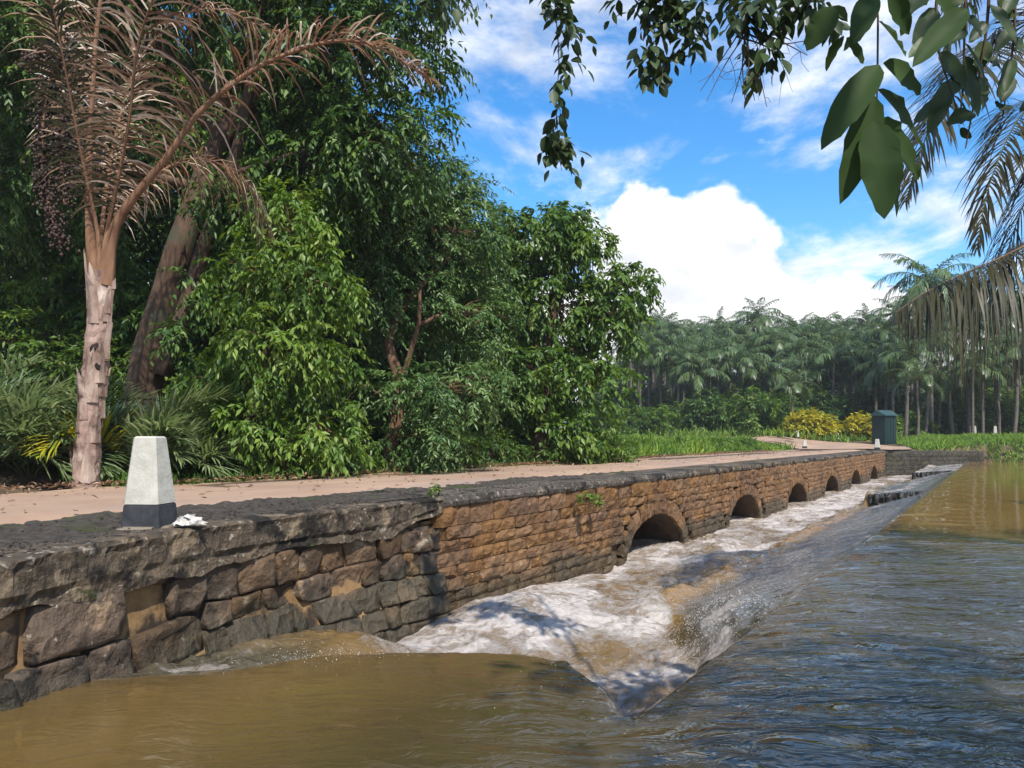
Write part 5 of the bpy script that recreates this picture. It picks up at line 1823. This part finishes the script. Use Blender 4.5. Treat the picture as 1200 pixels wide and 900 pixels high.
mp = W(176, 617, 5.65)
marker((mp[0], mp[1], 0.012), PSI - R(6), 1.0, 0.655, 'large whitewashed concrete post with black base on the near coping')
mb = MB()
vv = []
for (z_, r_) in ((-0.06, 0.235), (-0.005, 0.225), (0.018, 0.185)):
    for q in range(14):
        a = q / 14 * 6.283
        rr = r_ * random.Random(q * 7 + int(z_ * 100)).uniform(0.85, 1.2)
        vv.append((math.cos(a) * rr, math.sin(a) * rr, z_))
ff = [(a * 14 + q, a * 14 + (q + 1) % 14, (a + 1) * 14 + (q + 1) % 14, (a + 1) * 14 + q) for a in range(2) for q in range(14)] + [tuple(range(28, 42))]
mb.add(vv, ff)
so = mb.build('mortar_pad', M['sand_base'], loc=(mp[0], mp[1], 0.0))
tag(so, 'rough sandy mortar pad the large post stands on', 'pad')
for i, (px, py, zz, lab) in enumerate(((1028, 523, 41.5, 'small white marker post on the far end of the bridge edge'), (943, 524, 49, 'broad short white post at the inner side of the road bend'), (934, 518, 56, 'small white post by the meadow corner'),
                                   (957, 516, 57, 'small white post in front of the brightest yellow bush'), (981, 517, 56, 'small white post between the yellow bushes'), (1142, 505, 58, 'white post on the far grassy bank before the palm trunks'), (1166, 504, 58, 'white post on the far grassy bank before the palm trunks'))):
    p = W(px, py, zz)
    hh = {0: 0.62, 1: 0.55}.get(i, 0.6)
    z0 = max(0.0, gz(p[0], p[1])) if i < 5 else gz(p[0], p[1]) + 0.1
    if i == 0: z0 = 0.01
    marker((p[0], p[1], z0), 0.3 * i, 1.0, hh + (0.25 if i >= 5 else 0), lab, 'white posts on the far bank' if i >= 5 else None)

# rag and twigs beside the near post
M['rag'] = flat_mat('rag', (0.42, 0.40, 0.37), (0.62, 0.60, 0.56), scale=18, rough=0.95, bump_s=0.6)
rng = np.random.default_rng(71)
rp = W(222, 612, 5.6)
mb = MB()
n1, n2 = 12, 9
vv = []
for i in range(n1):
    for j in range(n2):
        u, v_ = i / (n1 - 1), j / (n2 - 1)
        x = (u - 0.5) * 0.20 + 0.02 * rng.normal()
        y = (v_ - 0.5) * 0.13 + 0.02 * rng.normal()
        z = 0.012 + 0.06 * max(0, 1 - (2 * u - 1) ** 2) * max(0, 1 - (2 * v_ - 1) ** 2) + 0.016 * abs(rng.normal())
        vv.append((x, y, z))
mb.add(vv, [(i * n2 + j, (i + 1) * n2 + j, (i + 1) * n2 + j + 1, i * n2 + j + 1) for i in range(n1 - 1) for j in range(n2 - 1)])
tag(mb.build('cloth_rag', M['rag'], loc=(rp[0], rp[1], 0.01), rot=(0, 0, PSI + 0.3)), 'crumpled off white rag lying beside the large post', 'rag')

# ------------------------------------------------------------------ green hut
M['hut_green'] = flat_mat('hut_green', (0.008, 0.022, 0.020), (0.014, 0.034, 0.030), scale=3, rough=0.5, bump_s=0.1)
M['hut_roof'] = flat_mat('hut_roof', (0.028, 0.060, 0.062), (0.042, 0.085, 0.086), scale=3, rough=0.45, bump_s=0.1)
hp = W(1036, 516, 51.5)
hz = gz(hp[0], hp[1])
hut = empty('green_hut', (hp[0], hp[1], hz), PSI + R(28))
tag(hut, 'small dark green metal hut with pitched roof at the bridge end', 'hut')
hw, hd, hh = 0.56, 0.50, W(1036, 487, 51.5)[2] - hz
for nm, lo, hi in (('wall', (-hw, -hd, 0), (hw, -hd + 0.04, hh)), ('wall', (-hw, hd - 0.04, 0), (hw, hd, hh)), ('wall', (-hw, -hd + 0.04, 0), (-hw + 0.04, hd - 0.04, hh)), ('wall', (hw - 0.04, -hd + 0.04, 0), (hw, hd - 0.04, hh))):
    mb = MB(); mb.box(lo, hi); mb.build(nm, M['hut_green'], hut)
mb = MB()
o_ = 0.14
mb.add([(-hw - o_, -hd - o_, hh - 0.02), (hw + o_, -hd - o_, hh - 0.02), (hw + o_, hd + o_, hh - 0.02), (-hw - o_, hd + o_, hh - 0.02), (-hw - o_, 0, hh + 0.36), (hw + o_, 0, hh + 0.36)],
       [(0, 1, 5, 4), (2, 3, 4, 5), (0, 4, 3), (1, 2, 5), (3, 2, 1, 0)])
mb.build('roof', M['hut_roof'], hut)
for x_ in (-0.30, 0.0, 0.30):
    mb = MB(); mb.box((x_ - 0.02, -hd - 0.02, 0.05), (x_ + 0.02, -hd - 0.002, hh - 0.1)); mb.build('batten', M['hut_green'], hut)
mb = MB(); mb.box((-hw - 0.03, -hd - 0.03, -0.3), (hw + 0.03, hd + 0.03, 0.0)); mb.build('plinth', M['coping'], hut)


# ------------------------------------------------------------------ overhanging branches on the near right
def broad_leaf(base, tip, width, seed, mat, parent, org, facing):
    """one big leaf with midrib crease, wavy margin and a drip tip"""
    rng = np.random.default_rng(seed)
    base, tip = np.array(base, float), np.array(tip, float)
    ax = tip - base
    L = np.linalg.norm(ax)
    d = ax / L
    nrm = unit(np.array(facing, float) + rng.normal(size=3) * 0.25)
    side = unit(np.cross(d, nrm)); nrm = np.cross(side, d)
    prof = [(u_, max(0.0, math.sin(math.pi * u_ ** 0.82)) ** 0.62 * (1 - 0.12 * u_) + (0.05 if u_ < 0.01 else 0)) for u_ in np.linspace(0, 1, 12)]
    vv = []
    for (u, w_) in prof:
        c = base + d * L * u - nrm * L * 0.10 * u * u
        hw_ = width * 0.5 * w_
        wave = 0.05 * width * rng.normal() * (1 if 0 < u < 1 else 0)
        vv += [c + side * hw_ + nrm * (hw_ * 0.30 + wave), c + side * hw_ * 0.5 + nrm * hw_ * 0.12, c, c - side * hw_ * 0.5 + nrm * hw_ * 0.12, c - side * hw_ + nrm * (hw_ * 0.30 - wave)]
    ff = [(i * 5 + k, (i + 1) * 5 + k, (i + 1) * 5 + k + 1, i * 5 + k + 1) for i in range(len(prof) - 1) for k in range(4)]
    me = mesh_np('leaf', np.array(vv) - org, np.array(ff), True, None, {'var': np.full(len(ff), rng.uniform(0.2, 0.8))})
    return add('leaf', me, mat, parent)


M['leaf_big'] = leaf_mat('leaf_big', [(0, (0.030, 0.058, 0.018)), (1, (0.052, 0.088, 0.026))], trans=0.3, rough=0.6, spec=0.12)
tb = np.array([4.9, -1.2, gz(4.9, -1.2) - 0.1])
ot = tree('overhanging_tree', 'large leaved riverbank tree whose dark branches hang into view from above',
          [tb, tb + [-0.2, 0.1, 2.5], tb + [-0.6, 0.5, 4.6], tb + [-1.2, 1.0, 6.6]], (0.28, 0.14),
          [((2.7, 1.6, 5.8), (0.9, 0.8, 0.5)), ((6.4, -2.6, 7.2), (2.0, 2.0, 1.3)), ((5.2, 0.8, 6.8), (1.6, 1.4, 1.0)), ((7.2, -1.0, 8.4), (2.2, 2.2, 1.5))],  # first lobe: out of view, added sunward to shade the hanging leaves
          'leaf_near', 'bark_dark', 90, per_m2=1.7, ntw=4, lpt=7, tw_len=0.6, leaf=0.26, droop=0.7, aspect=0.42)
org = np.array(tb)
view = np.array([SP, -CP, 0.1])        # facing back across the pool
for pts, r0 in (([(4.3, -0.7, tb[2] + 4.6), (3.4, 0.6, 5.2), (1.9, 2.0, 4.6), W(960, -165, 4.4), W(880, -140, 4.6), W(770, -132, 4.8), W(640, -128, 5.0), W(520, -80, 6.0)], 0.038),
                ([(1.9, 2.0, 4.6), W(1230, -85, 3.8), W(1160, -66, 3.5), W(1100, -62, 3.3)], 0.025),
                ([(2.6, 1.3, 4.95), (2.7, 1.6, 5.8)], 0.03)):
    q = spline(pts, 30)
    mb = MB(); mb.tube(q - org, np.linspace(r0, r0 * 0.22, 30), 7, False)
    mb.build('limb', M['bark_dark'], ot, smooth=True)
# big-leaved branch
Z = 2.7
q = spline([np.array([1.9, 2.0, 4.6]), W(1050, -160, Z + 0.1), W(1031, -30, Z), W(1029, 60, Z), W(1027, 150, Z), W(1026, 175, Z)], 20)
mb = MB(); mb.tube(q - org, np.linspace(0.014, 0.003, 20), 6, False)
mb.build('branch', M['bark_dark'], ot, smooth=True)
big = [((1030, 76), (964, 167), 37), ((1035, 74), (1084, 107), 34), ((1028, 105), (1097, 176), 38), ((1024, 112), (989, 236), 38), ((1028, 140), (1086, 207), 36),
       ((1024, 142), (1040, 253), 46), ((1030, 165), (1060, 252), 42), ((1133, 10), (1073, 70), 30), ((978, 8), (945, 58), 30), ((988, 42), (966, 80), 16), ((992, 44), (1014, 73), 16),
       ((1026, 20), (985, 58), 28), ((1030, 25), (1066, 62), 26), ((1040, -10), (1070, 40), 26), ((1022, -5), (1002, 45), 28), ((1090, -20), (1122, 30), 26), ((1060, -14), (1062, 40), 22)]
for i, (a, b, wd) in enumerate(big):
    za = Z - 0.10 + 0.05 * ((i * 3) % 7)
    broad_leaf(W(*a, Z - 0.03 + 0.012 * ((i * 3) % 7)), W(*b, za), wd / 900 * Z * 1.08, 900 + i, M['leaf_big'], ot, org, view + np.array([0, 0, 0.5]))
rng = np.random.default_rng(19)
for j in range(5):
    a0 = (1105 + j * 28, -60)
    pts = [W(a0[0], a0[1], 3.3 + 0.1 * j), W(a0[0] + rng.uniform(-25, 15), 40, 3.3 + 0.1 * j), W(a0[0] + rng.uniform(-30, 20), rng.uniform(110, 175), 3.3 + 0.1 * j)]
    q = spline(pts, 12)
    mb = MB(); mb.tube(q - org, np.linspace(0.009, 0.003, 12), 5, False); mb.build('branch', M['bark_dark'], ot, smooth=True)
    for i in range(10):
        s = q[min(11, 1 + i)]
        an = rng.uniform(0, 6.28)
        tip = s + (np.array([CP, SP, 0]) * math.cos(an) * 0.8 + np.array([0, 0, 1]) * (math.sin(an) * 0.5 - 0.65) + view * rng.uniform(-0.3, 0.3)) * rng.uniform(0.11, 0.22)
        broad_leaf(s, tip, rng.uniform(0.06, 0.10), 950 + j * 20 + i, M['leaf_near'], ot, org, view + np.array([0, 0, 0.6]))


# hanging sprigs with smaller leaves along the top
def sprig(pts, zz, clusters, seed, leaf=0.095, label=None, r=0.006):
    rng = np.random.default_rng(seed)
    q = spline([W(a, b, zz) for a, b in pts], 30)
    mb = MB(); mb.tube(q - org, np.linspace(r, 0.002, 30), 5, False)
    mb.build('branch', M['bark_dark'], ot, smooth=True)
    C, O, n_ = [], [], []
    for (a, b, spread, n) in clusters:
        for _ in range(n):
            C.append(W(a + rng.normal() * spread, b + rng.normal() * spread, zz + rng.normal() * 0.06))
            O.append(unit(rng.normal(size=3)))
    P = spray_points(rng, np.array(C), np.array(O), 2, 4, 0.13, leaf, 0.9, 0.8, aspect=0.46)
    round_leaves('leaf_spray', *P, mat=M['leaf_near'], parent=ot, origin=org)


sprig([(640, -120), (650, 0), (655, 70), (652, 130), (658, 200)], 5.0, [(645, -6, 7, 4), (655, 12, 7, 4), (667, 30, 6, 3), (660, 60, 4, 1), (668, 68, 3, 1), (664, 95, 3, 1), (655, 115, 4, 1), (658, 140, 7, 3), (660, 158, 8, 4), (655, 176, 6, 3)], 41, 0.10)
sprig([(770, -120), (775, -20), (778, 30), (760, 60), (768, 88)], 4.8, [(755, 0, 12, 6), (790, 0, 14, 7), (815, 20, 9, 5), (772, 30, 8, 3), (758, 55, 8, 4), (768, 72, 7, 4), (802, 45, 7, 4), (742, -2, 8, 3), (825, 4, 7, 4)], 42, 0.095)
sprig([(880, -120), (878, -20), (876, 30), (890, 60), (885, 72)], 4.5, [(870, 0, 11, 6), (885, 10, 9, 5), (878, 24, 6, 3), (897, 48, 8, 4), (888, 60, 6, 2)], 43, 0.105)
sprig([(960, -90), (955, -20), (945, 10)], 4.4, [(930, 2, 9, 5), (955, -5, 10, 6)], 44, 0.10)
sprig([(520, -60), (512, -15), (515, 5)], 6.0, [(505, -8, 10, 4), (520, -4, 8, 4)], 45, 0.10)
# bare twigs
rng = np.random.default_rng(45)
mb = MB()
for i in range(9):
    s0 = np.array([872 + rng.normal() * 4, 35 + rng.normal() * 4])
    e = np.array([820 + i * 17 + rng.normal() * 5, 95 + 45 * math.sin(i * 0.55) + rng.normal() * 14])
    m = s0 * 0.5 + e * 0.5 + rng.normal(size=2) * 5
    q = spline([W(*s0, 4.5), W(*m, 4.5), W(*e, 4.5 + rng.normal() * 0.1)], 9)
    mb.tube(q - org, np.linspace(0.006, 0.002, 9), 4, False)
    for k_ in range(3):
        a = q[rng.integers(3, 8)]
        b = a + np.array([CP, SP, 0]) * rng.normal() * 0.09 + np.array([0, 0, -abs(rng.normal()) * 0.10])
        mb.tube(np.array([a, (a + b) / 2 + rng.normal(size=3) * 0.01, b]) - org, [0.002, 0.0016, 0.001], 3, False)
mb.build('bare_twig', M['bark_dark'], ot)

# palm on the right bank whose fronds sweep in from the edge of the view
rp_ = np.array([5.2, 9.6, 0.0]); rp_[2] = gz(5.2, 9.6) - 0.05
op = empty('riverbank_palm', tuple(rp_))
tag(op, 'riverbank palm whose long drooping fronds sweep in from the right edge', 'palm tree')
ctop = np.array([4.7, 9.2, 5.4])
q = spline([rp_, rp_ + [-0.1, -0.1, 2.0], ctop], 16)
mb = MB(); v, f = tube(q - rp_, np.linspace(0.2, 0.15, 16), 10, True, 0.06, 3); mb.add(v, f)
mb.build('trunk', M['palm_bark'], op, smooth=True)
for i, (pts, n, L, hang, ang) in enumerate((
        ([ctop, W(1215, 20, 8.4), W(1150, 70, 7.6), W(1090, 150, 7.0), W(1062, 235, 6.8)], 105, 1.0, 0.45, (60, 25)),
        ([ctop, W(1260, 90, 8.6), W(1200, 130, 7.8), W(1160, 215, 7.2), W(1145, 290, 7.0)], 80, 0.85, 0.6, (68, 25)),
        ([ctop, W(1290, 230, 8.8), W(1200, 288, 8.0), W(1130, 320, 7.6), W(1080, 345, 7.4), W(1050, 366, 7.3)], 150, 1.35, 1.7, (72, 45)),
        ([ctop, W(1290, 120, 9.5), W(1230, 180, 9.3), W(1185, 280, 9.2), W(1170, 380, 9.2)], 80, 0.9, 0.8, (70, 30)),
        ([ctop, W(1300, 0, 8.5), W(1240, -60, 7.5), W(1150, -40, 6.6), W(1110, 60, 6.2)], 80, 0.8, 0.7, (70, 30)),
        ([ctop, ctop + [0.8, 0.5, 0.9], ctop + [1.8, 1.2, 0.7], ctop + [2.7, 1.9, -0.4]], 70, 0.9, 0.8, (70, 30)),
        ([ctop, ctop + [0.3, 1.0, 0.9], ctop + [0.6, 2.0, 0.6], ctop + [0.8, 2.9, -0.5]], 70, 0.9, 0.8, (70, 30)),
        ([ctop, ctop + [0.9, -0.7, 0.8], ctop + [1.7, -1.6, 0.4], ctop + [2.3, -2.4, -0.7]], 70, 0.9, 0.8, (70, 30)))):
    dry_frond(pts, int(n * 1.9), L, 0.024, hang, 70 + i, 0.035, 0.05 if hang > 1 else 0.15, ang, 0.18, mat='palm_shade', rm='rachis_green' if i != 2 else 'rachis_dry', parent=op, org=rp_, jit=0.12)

# right bank: trees and shrubs that stand beyond the frame and mirror in the pool
for i, (x, y, h, r, lab) in enumerate(((7.0, 4.0, 6.5, 1.9, 'riverbank tree beside the overhanging one'), (7.5, 17.0, 7.5, 2.2, 'riverbank tree upstream of the riverbank palm'), (8.0, 27.0, 8.0, 2.4, 'riverbank tree halfway along the pool'), (8.0, 39.0, 8.0, 2.4, 'riverbank tree near the upper end of the pool'))):
    z0 = gz(x, y)
    tree('bank_tree', lab, [(x, y, z0), (x + 0.1, y, z0 + h * 0.35), (x - 0.2, y + 0.2, z0 + h * 0.75)], (0.2, 0.09),
         [((x, y, z0 + h * 0.8), r), ((x + 1.2, y + 1.2, z0 + h * 0.6), r * 0.8), ((x + 0.6, y - 1.4, z0 + h * 0.55), r * 0.8), ((x + 0.9, y, z0 + h * 0.3), r * 0.7)],
         'leaf_mid', 'bark_dark', 190 + i, per_m2=1.2, ntw=4, lpt=6, tw_len=0.6, leaf=0.28, droop=0.5)

# little weeds growing from the masonry
for i, (px, py, zz, r, lab) in enumerate(((688, 588, 11.0, 0.10, 'small green weed growing from the bridge face before the first arch'), (700, 592, 11.3, 0.07, 'tiny weed beside the larger one on the bridge face'), (288, 674, 6.35, 0.06, 'small dark weed sprouting from the rubble wall'), (512, 577, 8.6, 0.06, 'yellowish weed on the end of the coping'))):
    p = W(px, py, zz)
    bush('wall_weed', lab, p, r, 'leaf_bright' if i != 2 else 'leaf_mid', 1200 + i, per_m2=120, leaf=0.05, ntw=3, lpt=4, tw=0.06, droop=0.4, cat='weed', lobes=2)

# ------------------------------------------------------------------ moist air over the river
hm = bpy.data.materials.new('haze')
hm.use_nodes = True
ht = hm.node_tree
for n_ in list(ht.nodes): ht.nodes.remove(n_)
hv_ = ht.nodes.new('ShaderNodeVolumePrincipled')
hv_.inputs['Color'].default_value = (0.86, 0.90, 0.95, 1)
hv_.inputs['Density'].default_value = 0.0006
hv_.inputs['Anisotropy'].default_value = 0.2
ho = ht.nodes.new('ShaderNodeOutputMaterial')
ht.links.new(hv_.outputs[0], ho.inputs['Volume'])
mb = MB()
mb.box((-620, -520, -6), (620, 820, 19))
tag(mb.build('haze', hm), 'thin moist haze hanging over the river and the grove', 'haze', kind='stuff')
